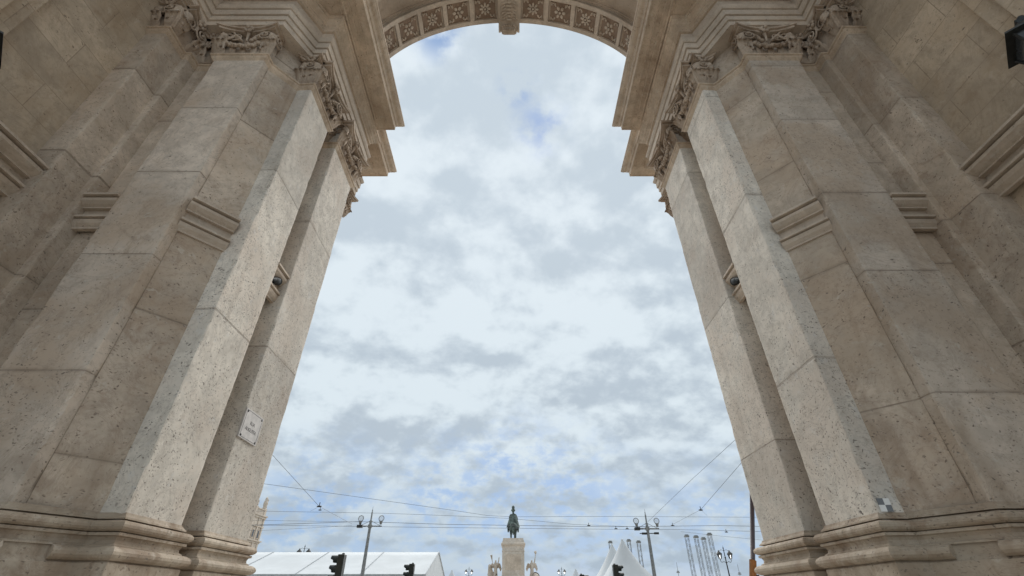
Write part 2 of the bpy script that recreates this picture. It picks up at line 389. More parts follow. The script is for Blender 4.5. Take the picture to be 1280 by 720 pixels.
# ---- capitals
def strip(mb, pts, widths, thick, side):
    """a curled leaf: centre line pts, half-widths, with a raised midrib"""
    v = []; side = Vector(side).normalized(); n = len(pts)
    for i, p in enumerate(pts):
        p = Vector(p); d = (Vector(pts[min(i+1,n-1)])-Vector(pts[max(i-1,0)])).normalized()
        nn = side.cross(d).normalized()
        w = widths[i]
        for a, b in ((-1,-.3),(-.55,.55),(-.2,.0),(0,.9),(.2,.0),(.55,.55),(1,-.3)): v.append(p+side*w*a+nn*thick*b)
    k = 7; f = [(i*k+j, i*k+j+1, (i+1)*k+j+1, (i+1)*k+j) for i in range(n-1) for j in range(k-1)]
    mb.add(v, f, True); mb.add([q-(side.cross(Vector((0,0,1)))*0.012) for q in v], [tuple(reversed(x)) for x in f], True)
def spiral(mb, c, ax, ay, R, turns=2.0, r=0.03, start=0.0, n=30, out=None):
    c = Vector(c); ax = Vector(ax); ay = Vector(ay); nn = ax.cross(ay).normalized()
    pts = []; rr = []
    for i in range(n+1):
        t = i/n; a = start+turns*2*PI*t; rad = R*(1-t)**0.85+0.015
        pts.append(c+ax*rad*math.cos(a)+ay*rad*math.sin(a)+nn*(0.05*t)); rr.append(r*(1-.45*t))
    mb.tube(pts, rr, 6)
    mb.blob(c+nn*.05, (.035,.035,.035), None, 6, 5)
def capital(W, hc=0.872, d=1.0):
    """u = x across the face, outward = -y, z from 0"""
    m = MB(); g = lambda a: random.uniform(-a, a); hw = W/2
    # abacus: two concave slabs
    for z0, z1, ex in ((hc-.14, hc-.075, .0), (hc-.075, hc, .05)):
        pts = []
        n = 12
        for i in range(n+1):
            t = -1+2*i/n; dep = .17+ex+.12*abs(t)**2.2
            pts.append((t*(hw+.10+ex), -dep))
        pts += [(hw+.10+ex, .1), (-(hw+.10+ex), .1)]
        m.prism(pts, z0, z1)
    # bell behind the leaves
    m.prism([(-hw-.01,.05),(-hw-.01,-.03),(hw+.01,-.03),(hw+.01,.05)], -.02, hc-.13)
    # corner volutes and the leaf tassels under them
    for sg in (-1, 1):
        for (ax, off) in ((Vector((sg, 0, 0)), Vector((-sg*.10, -.16, 0))), (Vector((0, 1, 0)), Vector((sg*.09, .02, 0)))):
            spiral(m, Vector((sg*hw, 0, hc-.29))+off, ax*1.0, (0,0,1), .155, 2.1, .026, PI*.5)
        m.blob((sg*(hw+.01), -.10, hc-.27), (.11,.11,.12), None, 8, 6, .12)
        for q in range(5):
            t = q/4
            m.blob((sg*(hw+.03-.03*t)+g(.02), -.13+.05*t+g(.015), hc-.38-.28*t), (.085-.03*t,.075-.02*t,.075), None, 7, 5, .2)
        for q in (-1, 0, 1):
            pts = [(sg*hw+q*.05, -.03, .02), (sg*(hw+.015)+q*.07, -.09, .16), (sg*(hw+.02)+q*.09, -.13, .30), (sg*(hw+.03)+q*.11, -.20, .38), (sg*(hw+.03)+q*.12, -.23, .33)]
            strip(m, pts, [.05,.07,.075,.05,.02], .02, (1,.2*sg,0))
    if W > .8:
        # inner scrolls reaching toward the corners
        for sg in (-1, 1):
            spiral(m, (sg*hw*.50, -.10, hc-.27), (-sg,0,0), (0,0,1), .145, 2.0, .022, PI*.45)
            pts = [(sg*(hw*.16+hw*.6*i/8), -.09-.05*math.sin(PI*i/8), hc-.44+.27*(i/8)**.7) for i in range(9)]
            m.tube(pts, [.02+.02*math.sin(PI*i/8) for i in range(9)], 6)
            for i in range(4):
                m.blob((sg*(hw*.22+hw*.14*i), -.11, hc-.41+.045*i), (.05,.045,.03), Matrix.Rotation(-sg*.5, 3, 'Y'), 7, 5, .2)
        # festoon
        nb = int(W/.075)
        for i in range(nb+1):
            t = -1+2*i/nb; z = .17+.17*t*t
            for k in range(2):
                m.blob((t*(hw-.14)+g(.02), -.11-.035*(1-t*t)+g(.025), z+g(.035)), (.048+g(.012),.05,.045+g(.012)), None, 7, 5, .2)
        for sg in (-1, 1):
            m.tube([(sg*(hw-.12), -.1, .40), (sg*(hw-.10), -.13, .28), (sg*(hw-.13), -.1, .12)], [.03,.05,.015], 7)
    # central rosette on the abacus
    for k in range(6):
        a = k*PI/3
        m.blob((math.cos(a)*.075, -.21, hc-.09+math.sin(a)*.075), (.05,.045,.05), None, 7, 5, .1)
    m.blob((0, -.26, hc-.09), (.045,.04,.045), None, 7, 5)
    m.tube([(0,-.15,hc-.15),(0,-.13,hc-.30),(0,-.10,hc-.42)], [.05,.03,.02], 6)
    # leaves along the foot
    nl = max(2, int(W/.19))
    for i in range(nl):
        u = -hw+.07+(W-.14)*i/(nl-1) if nl > 1 else 0
        hh = .20+.05*(i % 2)
        strip(m, [(u,-.03,.0),(u,-.055,hh*.45),(u,-.075,hh*.8),(u,-.13,hh),(u,-.15,hh*.82)], [.05,.075,.07,.045,.015], .018, (1,0,0))
    return m
def place_cap(mb, a, b):
    """capital over the face from plan point a to b (travel order, outward to the left)"""
    a = Vector(a); b = Vector(b); c = (a+b)/2; d = (b-a).normalized(); out = Vector((-d.y, d.x))
    # local x -> -d (so that local -y = out)
    ex = -out; 
    def fn(p): 
        return Vector((c.x + d.x*p.x*1.0 - out.x*p.y, c.y + d.y*p.x - out.y*p.y, H(10.07)+p.z))
    mb.xf(fn); mb.f = [tuple(reversed(f)) for f in mb.f]
    return mb
faces = [((7.15,4.86),(7.15,5.36)), ((6.46,5.40),(5.38,5.40)), ((4.58,6.13),(4.58,7.24)), ((4.55,7.80),(4.55,9.06))]
for a, b in faces:
    W = (Vector(a)-Vector(b)).length
    both('capital', place_cap(capital(W), a, b), M_CARVE, piers)
# narrow capitals: near face of the T pilaster, the splayed panel's corner, near face of the C pilaster, facade column
for a, b in [((7.55,4.82),(7.18,4.82)), ((4.87,6.10),(4.60,6.10)), ((7.0,5.58),(6.6,5.58)), ((4.86,7.32),(4.86,7.70))]:
    W = (Vector(a)-Vector(b)).length
    both('capital', place_cap(capital(W), a, b), M_CARVE, piers)
both('capital', place_cap(capital(.95), (5.28,9.68), (5.28,10.42)), M_CARVE, piers)

# ---- entablature
EO = [(6.95,.8),(6.95,5.15),(5.15,5.15),(4.78,5.93),(4.50,5.93),(4.50,9.38),(5.0,9.38),(5.0,10.45),(7.0,10.45),(7.0,9.40),(16,9.40)]
ent = MB()
ent.prism(EO+[(16,.8)], H(10.94), H(12.9))
ep = [(-.005,H(10.936)),(.012,H(10.936)),(.012,H(11.10)),(-.02,H(11.105)),(-.02,H(11.125)),(.04,H(11.13)),(.04,H(11.30)),(.01,H(11.305)),(.01,H(11.325)),(.07,H(11.33)),(.07,H(11.54)),(.03,H(11.545)),(.03,H(11.565)),(.09,H(11.575)),(.11,H(11.61)),(.13,H(11.66)),(.13,H(11.70)),(-.02,H(11.72))]
ent.sweep(EO, ep)
ents = both('entablature', ent, M_FRIEZE, piers)
bed = MB()
bed.sweep(EO, [(-.02,H(12.14)),(.05,H(12.15)),(.05,H(12.17)),(.0,H(12.175)),(.0,H(12.195)),(.04,H(12.20)),(.05,H(12.25)),(.10,H(12.29)),(.10,H(12.34)),(.13,H(12.36)),(.16,H(12.42)),(.22,H(12.47)),(.22,H(12.52)),(.26,H(12.54)),(.26,H(12.62)),(.0,H(12.63))])
both('bed_moulding', bed, M_CORN, piers)
drop = [(6.05,.8),(6.05,4.25),(4.6,4.25),(4.15,4.8),(3.66,4.8),(3.66,9.16),(4.33,9.16),(4.33,11.1),(7.8,11.1),(7.8,10.4),(16,10.4)]
crn = MB()
crn.prism(drop+[(16,.8)], H(12.60), H(12.86))
crn.sweep(drop, [(.0,H(12.585)),(-.0,H(12.575)),(-.03,H(12.575)),(-.035,H(12.59))], cap=False)
crn.sweep(drop, [(-.05,H(12.80)),(.02,H(12.80)),(.035,H(12.815)),(.05,H(12.86)),(.055,H(12.90)),(.08,H(12.92)),(.13,H(12.94)),(.17,H(12.98)),(.19,H(13.03)),(.21,H(13.04)),(.21,H(13.11)),(-.1,H(13.14))])
crn.prism([(16.2,.85),(16.2,10.2)]+[(p[0]+.1, p[1]-.1) for p in drop[::-1]], H(12.87), H(13.12))
# shallow rebates cut round the soffit: raised runs between grooves
for (a, b, y0, y1) in ((4.02,4.06,5.2,8.75),(4.16,4.21,5.2,8.75),(4.28,4.30,5.2,8.8),(3.88,3.90,5.1,8.9)):
    crn.box(a, b, y0, y1, H(12.555), H(12.61))
for (a, b) in ((4.44,4.47),):
    crn.box(a, b, 9.3, 10.7, H(12.58), H(12.61))
both('cornice', crn, M_CORN, piers, 0.006)

# ---- ring arches, vault, keystone, wall above
CH, RR = H(14.7), 5.05
def ringpt(R, a, y): return (R*math.sin(a), y-7, CH+R*math.cos(a))
def ring(y0, y1, R0, R1, a0=-PI/2, a1=PI/2, n=64):
    m = MB()
    for i in range(n):
        a, b = a0+(a1-a0)*i/n, a0+(a1-a0)*(i+1)/n
        q = [ringpt(R0,a,y0),ringpt(R0,b,y0),ringpt(R0,b,y1),ringpt(R0,a,y1),ringpt(R1,a,y0),ringpt(R1,b,y0),ringpt(R1,b,y1),ringpt(R1,a,y1)]
        m.add(q, [(0,1,2,3),(4,7,6,5),(0,4,5,1),(3,2,6,7)])
    return m
def coffered(y0, y1):
    m = ring(y0, y1, RR+.09, RR+.55)
    m._m(ring(y0, y0+.14, RR, RR+.12)); m._m(ring(y1-.16, y1, RR, RR+.12))
    K, S = math.radians(4.6), math.radians(12.6)
    jam = [K+S*i for i in range(8)]
    for sg in (-1, 1):
        for a in jam:
            m._m(ring(y0+.13, y1-.15, RR+.0015, RR+.11, sg*a-math.radians(.95), sg*a+math.radians(.95), 2))
    # stilts down to the cornice
    for sg in (-1, 1):
        x0, x1 = sorted((sg*RR, sg*(RR+.55)))
        m.box(x0, x1, y0-7, y1-7, H(13.1), CH)
    r = m.build('arch_ring', M_FRIEZE, arch)
    for sg in (-1, 1):
        for k in range(7):
            a = sg*(K+S*(k+.5)); c = MB(); yc = (y0+y1)/2
            hy, hu = (y1-y0)/2-.19, RR*S/2-.13
            # frame, flower and corner leaves: u along the curve, y across, z toward the centre of the arch
            c.box(-hu-.05, hu+.05, -hy-.05, hy+.05, -.004, .012)
            for (x0,x1,q0,q1) in ((-hu-.05,hu+.05,-hy-.05,-hy-.015),(-hu-.05,hu+.05,hy+.015,hy+.05),(-hu-.05,-hu-.015,-hy-.015,hy+.015),(hu+.015,hu+.05,-hy-.015,hy+.015)):
                c.box(x0,x1,q0,q1,.0121,.045)
            p = 6 if k % 2 else 8
            for j in range(p):
                t = 2*PI*j/p; rr = .16
                c.blob((math.cos(t)*rr, math.sin(t)*rr, .03), (.085,.05 if p == 8 else .065,.035), Matrix.Rotation(t, 3, 'Z'), 8, 5)
            if k % 2 == 0:
                c.tube([(math.cos(q*PI/8)*.10, math.sin(q*PI/8)*.10, .06) for q in range(17)], .02, 6, cap=False)
            c.blob((0,0,.05), (.055,.055,.045), None, 8, 6)
            for sx in (-1,1):
                for sy in (-1,1):
                    for q in range(4):
                        c.blob((sx*(hu-.05-.05*q), sy*(hy-.05-.03*(q%2)), .03), (.04,.03,.03), Matrix.Rotation(q+sx, 3, 'Z'), 6, 5, .15)
                    c.blob((sx*(hu-.06), sy*(hy-.11), .03), (.03,.055,.03), None, 6, 5, .15)
                    c.blob((sx*.22, sy*.24, .028), (.06,.035,.03), Matrix.Rotation(sx*sy*.8, 3, 'Z'), 6, 5, .15)
            ca, sa = math.cos(a), math.sin(a); R = RR+.088
            def fn(p, ca=ca, sa=sa, R=R, yc=yc):
                rad = R-p.z
                return Vector((rad*sa+p.x*ca, yc-7+p.y, CH+rad*ca-p.x*sa))
            c.xf(fn); o = c.build('coffer', M_FRIEZE, r)
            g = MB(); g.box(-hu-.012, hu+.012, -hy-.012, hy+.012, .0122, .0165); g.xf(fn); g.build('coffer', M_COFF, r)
    return r
coffered(8.10, 9.20); coffered(6.15, 7.25)
for y0, y1 in ((7.25, 8.10), (5.2, 6.15)):
    m = ring(y0, y1, RR+.30, RR+.60)
    for sg in (-1, 1):
        x0, x1 = sorted((sg*(RR+.30), sg*(RR+.60))); m.box(x0, x1, y0-7, y1-7, H(13.1), CH)
    m._m(ring(y1-.07, y1-.002, RR+.22, RR+.31))
    m.build('vault', M_FRIEZE, arch)
# wall above the rings, with the arch cut out of it, and the attic
def archwall(y0, y1, R, W, ztop, name):
    m = MB(); n = 48; pts = [(R*math.sin(-PI/2+PI*i/n), CH+R*math.cos(-PI/2+PI*i/n)) for i in range(n+1)]
    pts = [(-R, H(13.1))]+pts+[(R, H(13.1))]
    for i in range(len(pts)-1):
        (xa, za), (xb, zb) = pts[i], pts[i+1]
        if abs(xb-xa) < 1e-6: continue
        m.add([(xa,y0-7,za),(xb,y0-7,zb),(xb,y0-7,ztop),(xa,y0-7,ztop)], [(0,1,2,3)])
        m.add([(xa,y1-7,za),(xb,y1-7,zb),(xb,y1-7,ztop),(xa,y1-7,ztop)], [(3,2,1,0)])
        m.add([(xa,y0-7,ztop),(xb,y0-7,ztop),(xb,y1-7,ztop),(xa,y1-7,ztop)], [(0,1,2,3)])
    for sg in (-1, 1):
        x0, x1 = sorted((sg*R, sg*W)); m.box(x0, x1, y0-7, y1-7, H(13.12), ztop)
    return m.build(name, M_WALL, arch)
archwall(5.22, 9.15, RR+.58, 16, H(24), 'attic_wall')
VY = -4.6; v2 = MB(); n = 40; C2 = H(13.2)
for i in range(n):
    a, b = -PI/2+PI*i/n, -PI/2+PI*(i+1)/n
    for R, fl in ((6.9, False), (7.5, True)):
        q = [(R*math.sin(a),VY,C2+R*math.cos(a)),(R*math.sin(b),VY,C2+R*math.cos(b)),(R*math.sin(b),-1.75,C2+R*math.cos(b)),(R*math.sin(a),-1.75,C2+R*math.cos(a))]
        v2.add(q, [(0,1,2,3) if not fl else (3,2,1,0)])
v2.build('vault', M_WALL, arch)
# keystone: scrolled console
ks = MB()
kp = [(8.02,RR+.4),(8.02,RR-.05),(8.3,RR-.10),(8.75,RR-.12),(9.05,RR-.13),(9.15,RR-.20),(9.24,RR-.26),(9.36,RR-.27),(9.44,RR-.24),(9.5,RR-.18),(9.5,RR-.1),(9.5,RR+.7),(8.02,RR+.7)]
for x0, x1, s_ in ((-.36,.36,0),(-.43,-.36,.03),(.36,.43,.03)):
    v = []; 
    for x in (x0, x1):
        for y, z in kp: v.append((x, y-7, CH+z-s_))
    k = len(kp); ks.add(v, [tuple(range(k))[::-1], tuple(range(k,2*k))]+[(i,(i+1)%k,k+(i+1)%k,k+i) for i in range(k)])
for q in range(6):
    ks.blob((0, 8.35-7+q*.13, CH+RR-.14-(.04 if q > 4 else 0)), (.09+.03*(q%2),.055,.07), None, 8, 5, .1)
    for sg in (-1,1): ks.blob((sg*(.2+.03*(q%2)), 8.38-7+q*.12, CH+RR-.13), (.10,.045,.06), Matrix.Rotation(sg*.6,3,'Z'), 8, 5, .1)
ks.box(-.30,.30,9.17-7,9.49-7,CH+RR-.35,CH+RR-.272); ks.box(-.24,.24,9.2-7,9.46-7,CH+RR-.46,CH+RR-.35)
for i in range(7): ks.blob((-.21+.07*i, 9.25-7, CH+RR-.47), (.04,.06,.05), None, 6, 5)
for i in range(5): ks.blob((-.2+.1*i, 9.16-7, CH+RR-.31), (.05,.05,.05), None, 6, 5)
ks.build('keystone', M_FRIEZE, arch, bevel=0.008)

# ------------------------------------------------------------------ small things fixed on the arch
def text_mesh(s, size, mat, parent, fn, name='lettering', ext=0.002):
    cu = bpy.data.curves.new('t', 'FONT'); cu.body = s; cu.size = size; cu.align_x = 'CENTER'; cu.align_y = 'CENTER'; cu.extrude = ext
    to = bpy.data.objects.new('t', cu); COL.objects.link(to)
    dg = bpy.context.evaluated_depsgraph_get(); dg.update(); me = bpy.data.meshes.new_from_object(to.evaluated_get(dg)); bpy.data.objects.remove(to)
    for v in me.vertices: v.co = fn(v.co.copy())
    me.name = name; me.materials.clear(); me.materials.append(mat)
    o = bpy.data.objects.new(name, me); COL.objects.link(o); o.parent = parent; return o
# street-name plate on the left far pilaster (face x = XC-4.55, looking +x)
pe = empty('street_name_plate', (XC-4.55, 8.07, H(2.59)))
tag(pe, 'pale square stone plate lettered RUA AUGUSTA with four dark bolts on the left pilaster', 'street sign')
b_ = MB(); b_.box(0.0, .035, -.32, .32, -.25, .25); b_.build('plate', M_PLATE, pe, bevel=.004)
b_ = MB()
for (y0,y1,z0,z1) in ((-.285,.285,.222,.228),(-.285,.285,-.228,-.222),(-.285,-.279,-.222,.222),(.279,.285,-.222,.222)): b_.box(.035,.037,y0,y1,z0,z1)
b_.build('border_line', M_INK, pe)
for y in (-.26,.26):
    for z in (-.205,.205):
        b_ = MB(); b_.blob((.037,y,z),(.012,.018,.018),None,8,6); b_.build('bolt', M_BLACK, pe)
# the plate's reader stands in the passage, looking -x: its right hand is +y
text_mesh('RUA', .085, M_INK, pe, lambda p: Vector((.036+p.z*.5, p.x, p.y+.045)))
text_mesh('AUGUSTA', .085, M_INK, pe, lambda p: Vector((.036+p.z*.5, p.x, p.y-.065)))
# survey target: two pale and two grey squares painted on a thin tile on the right pilaster's near face
se = empty('survey_target', (XC+4.685, 6.094, H(1.0)))
tag(se, 'small grey and white chequered square stuck low on the right pier above its base', 'survey marker')
S_ = .075
g1 = MB(); g1.box(-S_, 0, -.006, .004, 0, S_); g1.box(0, S_, -.006, .004, -S_, 0); g1.build('grey_squares', M_CHK, se)
g1 = MB(); g1.box(0, S_, -.0065, .004, 0, S_); g1.box(-S_, 0, -.0065, .004, -S_, 0); g1.build('white_squares', M_WHITE, se)

# wall lanterns on the side walls
def lantern(sg, label):
    e = empty('wall_lantern', (XC+sg*7.42, 2.93, H(5.55))); tag(e, label, 'lantern', 'lanterns on the passage walls')
    def B(mb, name, mat, par, bevel=0):
        mb.xf(lambda p: Vector((-p.x*sg if sg > 0 else p.x, p.y, p.z)))
        if sg > 0: mb.f = [tuple(reversed(f)) for f in mb.f]
        return mb.build(name, mat, par, bevel=bevel)
    cx = .52 if sg > 0 else .555
    a = MB(); a.tube([(0,0,-.15),(.2,0,-.28),(.42,0,-.30),(cx,0,-.22),(cx,0,-.10)], .022, 8)
    a.tube([(0,0,-.50),(.12,0,-.46),(.22,0,-.36),(.20,0,-.27),(.12,0,-.28),(.11,0,-.34)], .016, 8); a.box(-.02,.02,-.06,.06,-.6,.1)
    B(a, 'bracket', M_BLACK, e)
    def frus(r0, r1, z0, z1, mb):
        v = [(cx+r*math.cos(t), r*math.sin(t), z) for r, z in ((r0,z0),(r1,z1)) for t in (0,PI/2,PI,3*PI/2)]
        mb.add(v, [(3,2,1,0),(4,5,6,7)]+[(i,(i+1)%4,4+(i+1)%4,4+i) for i in range(4)])
    f = MB(); frus(.17,.20,-.10,-.06,f); frus(.06,.17,-.16,-.10,f)
    for k in range(4):
        t = k*PI/2; f.tube([(cx+.19*math.cos(t),.19*math.sin(t),-.06),(cx+.36*math.cos(t),.36*math.sin(t),.45)], .016, 6)
    fr = B(f, 'frame', M_BLACK, e)
    g = MB(); frus(.175,.345,-.055,.445,g); B(g, 'pane', M_WIN, fr)
    r = MB(); frus(.47,.45,.45,.49,r); frus(.38,.14,.49,.72,r); frus(.10,.13,.72,.80,r); r.blob((cx,0,.85),(.04,.04,.06))
    B(r, 'roof', M_BLACK, e)
lantern(1, 'black wall lantern at the upper right edge on the dark right-hand wall')
lantern(-1, 'black wall lantern whose tip shows at the left edge on the dark left-hand wall')

# small black lamps sitting in the recess between the last two pilasters
for sg, side in ((1, 'right'), (-1, 'left')):
    e = empty('recess_floodlight', (XC+sg*4.66, 7.44, H(5.36)))
    tag(e, 'small black spotlight tucked under the moulding in the %s pier recess'%side, 'spotlight', 'spotlights in the pier recesses')
    b_ = MB(); b_.tube([(0,-.10,-.03),(0,-.02,0),(0,.07,.03),(0,.12,.06)], [.03,.07,.085,.09], 12); b_.build('housing', M_BLACK, e)
    b_ = MB(); b_.tube([(sg*.12,0,.06),(sg*.06,0,.10),(0,0,.0),(0,0,-.12)], .018, 6); b_.build('bracket', M_BLACK, e)

# ------------------------------------------------------------------ ground
def sheet(name, x0, x1, y0, y1, z, mat, nx=1):
    m = MB(); m.add([(x0,y0,z),(x1,y0,z),(x1,y1,z),(x0,y1,z)], [(0,1,2,3)]); return tag(m.build(name, mat), kind='structure')
def paving(name, c1, c2, w_, h_, mortar=0.01):
    m, nt, b = new_mat(name); N = NB(nt); geo = N.n('ShaderNodeNewGeometry'); P = geo.outputs['Position']
    br = N.n('ShaderNodeTexBrick'); N.put(br.inputs['Vector'], P)
    br.inputs['Color1'].default_value = rgb(*c1); br.inputs['Color2'].default_value = rgb(*c2); br.inputs['Mortar'].default_value = rgb(.12,.11,.1)
    br.inputs['Scale'].default_value = 1; br.inputs['Brick Width'].default_value = w_; br.inputs['Row Height'].default_value = h_; br.inputs['Mortar Size'].default_value = mortar
    c = N.mix(N.math('MULTIPLY', N.ramp(N.noise(P, .4, 6), .4, .7), .4), br.outputs['Color'], rgb(*[v*.6 for v in c1]))
    N.put(b.inputs['Base Color'], c); b.inputs['Roughness'].default_value = .8; return m
M_CALC = paving('limestone_sett_paving', (.56,.52,.46), (.50,.46,.41), .12, .12)
M_ASPH = plain('asphalt', (.055,.055,.055), .9, 0, .25, 4, .3)
M_SQ = paving('square_paving', (.56,.52,.46), (.50,.46,.41), .6, .3)
sheet('ground', -900, 900, -60, 205, 0, M_CALC)
sheet('road', -90, 90, 17.0, 27.0, .004, M_ASPH)
sheet('square_paving', -82, 82, 31.0, 185, .008, M_SQ)
for y0, y1, nm in ((16.7,17.0,'kerb'),(27.0,27.3,'kerb')):
    m = MB(); m.box(-90,90,y0,y1,-.05,.13); tag(m.build(nm, M_BASE), kind='structure')
for k, (y0, y1) in enumerate(((19.2,19.32),(20.64,20.76),(23.2,23.32),(24.64,24.76))):
    pass
rl = MB()
for y in (19.2,20.64,23.2,24.64): rl.add([(-90,y,.009),(90,y,.009),(90,y+.08,.009),(-90,y+.08,.009)], [(0,1,2,3)])
tag(rl.build('tram_rails', M_TRUSS), kind='structure')
zb = MB()
for k in range(12): zb.add([(-5.6+k,17.6,.012),(-5.1+k,17.6,.012),(-5.1+k,18.9,.012),(-5.6+k,18.9,.012)], [(0,1,2,3)])
tag(zb.build('road_marking', M_WHITE), kind='structure')
M_WATER = plain('river_water', (.05,.08,.09), .12, 0, .2, .05, .4)
sheet('river', -3000, 3000, 204.9, 5000, -.6, M_WATER)

# ------------------------------------------------------------------ marquee
def marquee():
    e = empty('marquee', (-34.4, 60, 0)); tag(e, 'long white canvas marquee with pitched roof on the left', 'tent')
    x1, xL, ye, yr, yb, ze, zr = -8.35, -60.0, 52.0, 60.0, 68.0, 4.02, 6.50
    ox, oy = -34.4, 60
    bays = [-8.35, -14.65, -20.95, -27.25, -33.55, -39.85, -46.15, -52.45, -58.75]
    r = MB(); nx = 8
    for i in range(len(bays)-1):
        xa, xb = bays[i+1], bays[i]
        for (y0, y1, z0, z1) in ((ye-.15, yr, ze-.05, zr), (yr, yb+.15, zr, ze-.05)):
            g = 6; v = []
            for a in range(g+1):
                for b in range(g+1):
                    u, w_ = a/g, b/g
                    sag = -.10*math.sin(PI*u)*math.sin(PI*w_)
                    v.append((xa+(xb-xa)*u-ox, y0+(y1-y0)*w_-oy, z0+(z1-z0)*w_+sag))
            r.add(v, [(a*(g+1)+b, (a+1)*(g+1)+b, (a+1)*(g+1)+b+1, a*(g+1)+b+1) for a in range(g) for b in range(g)], True)
    r.build('roof', M_CANVAS, e)
    wl = MB(); wl.box(bays[-1]-ox, x1-.02-ox, ye-oy, ye+.04-oy, 0, ze-.12); wl.box(bays[-1]-ox, x1-.02-ox, yb-.04-oy, yb-oy, 0, ze-.12)
    for x in (x1-.06, bays[-1]+.02):
        wl.add([(x-ox,ye+.05-oy,0),(x-ox,yb-.05-oy,0),(x-ox,yb-.05-oy,ze-.02),(x-ox,yr-oy,zr-.03),(x-ox,ye+.05-oy,ze-.02)], [(0,1,2,3,4)])
    wl.build('wall', M_CANVAS, e)
    for x in bays:
        f = MB(); f.tube([(x-ox,ye-.1-oy,0),(x-ox,ye-.1-oy,ze),(x-ox,yr-oy,zr+.04),(x-ox,yb+.1-oy,ze),(x-ox,yb+.1-oy,0)], .04, 6, False); f.build('frame', M_SEAM, e)
    gt = MB(); gt.box(bays[-1]-ox, x1-ox, ye-.28-oy, ye-.16-oy, ze-.16, ze-.02); gt.build('gutter', M_SEAM, e)
marquee()
# peaked tents
def peaked(px, py, Y, half, label, eave=2.6):
    p = at(px, py, Y); e = empty('peaked_tent', (p.x, Y, 0)); tag(e, label, 'tent', 'white peaked tents beyond the road')
    ht = p.z; r = MB(); n = 24; k = 14; v = []
    for i in range(k+1):
        t = i/k; z = ht-(ht-eave)*(.72*t+.28*(1-(1-t)**2.2))
        for j in range(n):
            a = 2*PI*j/n+PI/4; c, s_ = math.cos(a), math.sin(a); sq = 1/max(abs(c), abs(s_)); 
            rad = (.10+(half-.10)*t)*(1+(sq-1)*t)
            v.append((c*rad, s_*rad, z-.10*t*abs(math.sin(2*(a-PI/4)))**2*0))
    r.add(v, [(i*n+j, (i+1)*n+j, (i+1)*n+(j+1)%n, i*n+(j+1)%n) for i in range(k) for j in range(n)], True)
    r.blob((0,0,ht+.02),(.11,.11,.10)); r.build('roof', M_CANVAS, e)
    vl = MB()
    for (x0,x1,y0,y1) in ((-half,half,-half-.02,-half),(-half,half,half,half+.02),(-half-.02,-half,-half,half),(half,half+.02,-half,half)): vl.box(x0,x1,y0,y1,eave-.35,eave+.01)
    vl.build('valance', M_CANVAS, e)
    for sx in (-1,1):
        for sy in (-1,1):
            q = MB(); q.tube([(sx*(half-.05),sy*(half-.05),0),(sx*(half-.05),sy*(half-.05),eave)], .04, 8); q.build('leg', M_SEAM, e)
peaked(777.7, 675.5, 48, 3.0, 'white peaked tent, tallest and nearest of those on the right')
peaked(765.0, 681.8, 53, 3.0, 'white peaked tent just behind and left of the tallest one')
peaked(719.6, 712.0, 92, 3.0, 'small distant white peaked tent right of the monument')
peaked(565.0, 713.5, 92, 3.0, 'small distant white peaked tent between marquee and monument')

# ------------------------------------------------------------------ statue
def skin(name, verts, edges, radii, mat, parent, sub=2):
    me = bpy.data.meshes.new(name); me.from_pydata(verts, edges, []); me.materials.append(mat)
    o = bpy.data.objects.new(name, me); COL.objects.link(o); o.parent = parent
    md = o.modifiers.new('skin', 'SKIN'); 
    for i, d in enumerate(me.skin_vertices[0].data):
        r = radii[i]; d.radius = (r, r) if not isinstance(r, tuple) else r
        d.use_root = (i == 0)
    md.use_smooth_shade = True
    s_ = o.modifiers.new('sub', 'SUBSURF'); s_.levels = sub; s_.render_levels = sub
    # freeze the modifiers so that the object is a plain mesh
    dg = bpy.context.evaluated_depsgraph_get(); dg.update()
    nm = bpy.data.meshes.new_from_object(o.evaluated_get(dg)); o.modifiers.clear(); o.data = nm; nm.name = name
    for p in nm.polygons: p.use_smooth = True
    return o
D = 110.0; base = at(641.5, 674.6, D); TOP = base.z
mon = empty('equestrian_monument', (base.x, D, 0)); tag(mon, 'green bronze horse and rider on a tall pale stone pedestal in the square', 'monument')
p = MB()
hw = 2.25
pr = [(3.4,0),(3.4,3.0),(3.1,3.2),(2.6,3.4),(2.6,5.8),(2.45,6.1),(2.28,6.3),(2.25,6.4),(2.25,TOP-2.4),(2.32,TOP-2.35),(2.32,TOP-2.25),(2.25,TOP-2.2),(2.25,TOP-1.5),(2.34,TOP-1.35),(2.48,TOP-1.2),(2.48,TOP-.95),(2.3,TOP-.8),(2.1,TOP-.2),(2.1,TOP),(0,TOP)]
v = []; 
for (r_, z) in pr: v += [(r_,-r_*1.35,z),(r_,r_*1.35,z),(-r_,r_*1.35,z),(-r_,-r_*1.35,z)]
p.add(v, [(i*4+j, i*4+(j+1)%4, (i+1)*4+(j+1)%4, (i+1)*4+j) for i in range(len(pr)-1) for j in range(4)])
ped = p.build('pedestal', M_FAR, mon)
p = MB(); p.box(-1.6,1.6,-3.07,-3.045,7.2,TOP-2.9); p.build('panel', M_FRIEZE, ped)
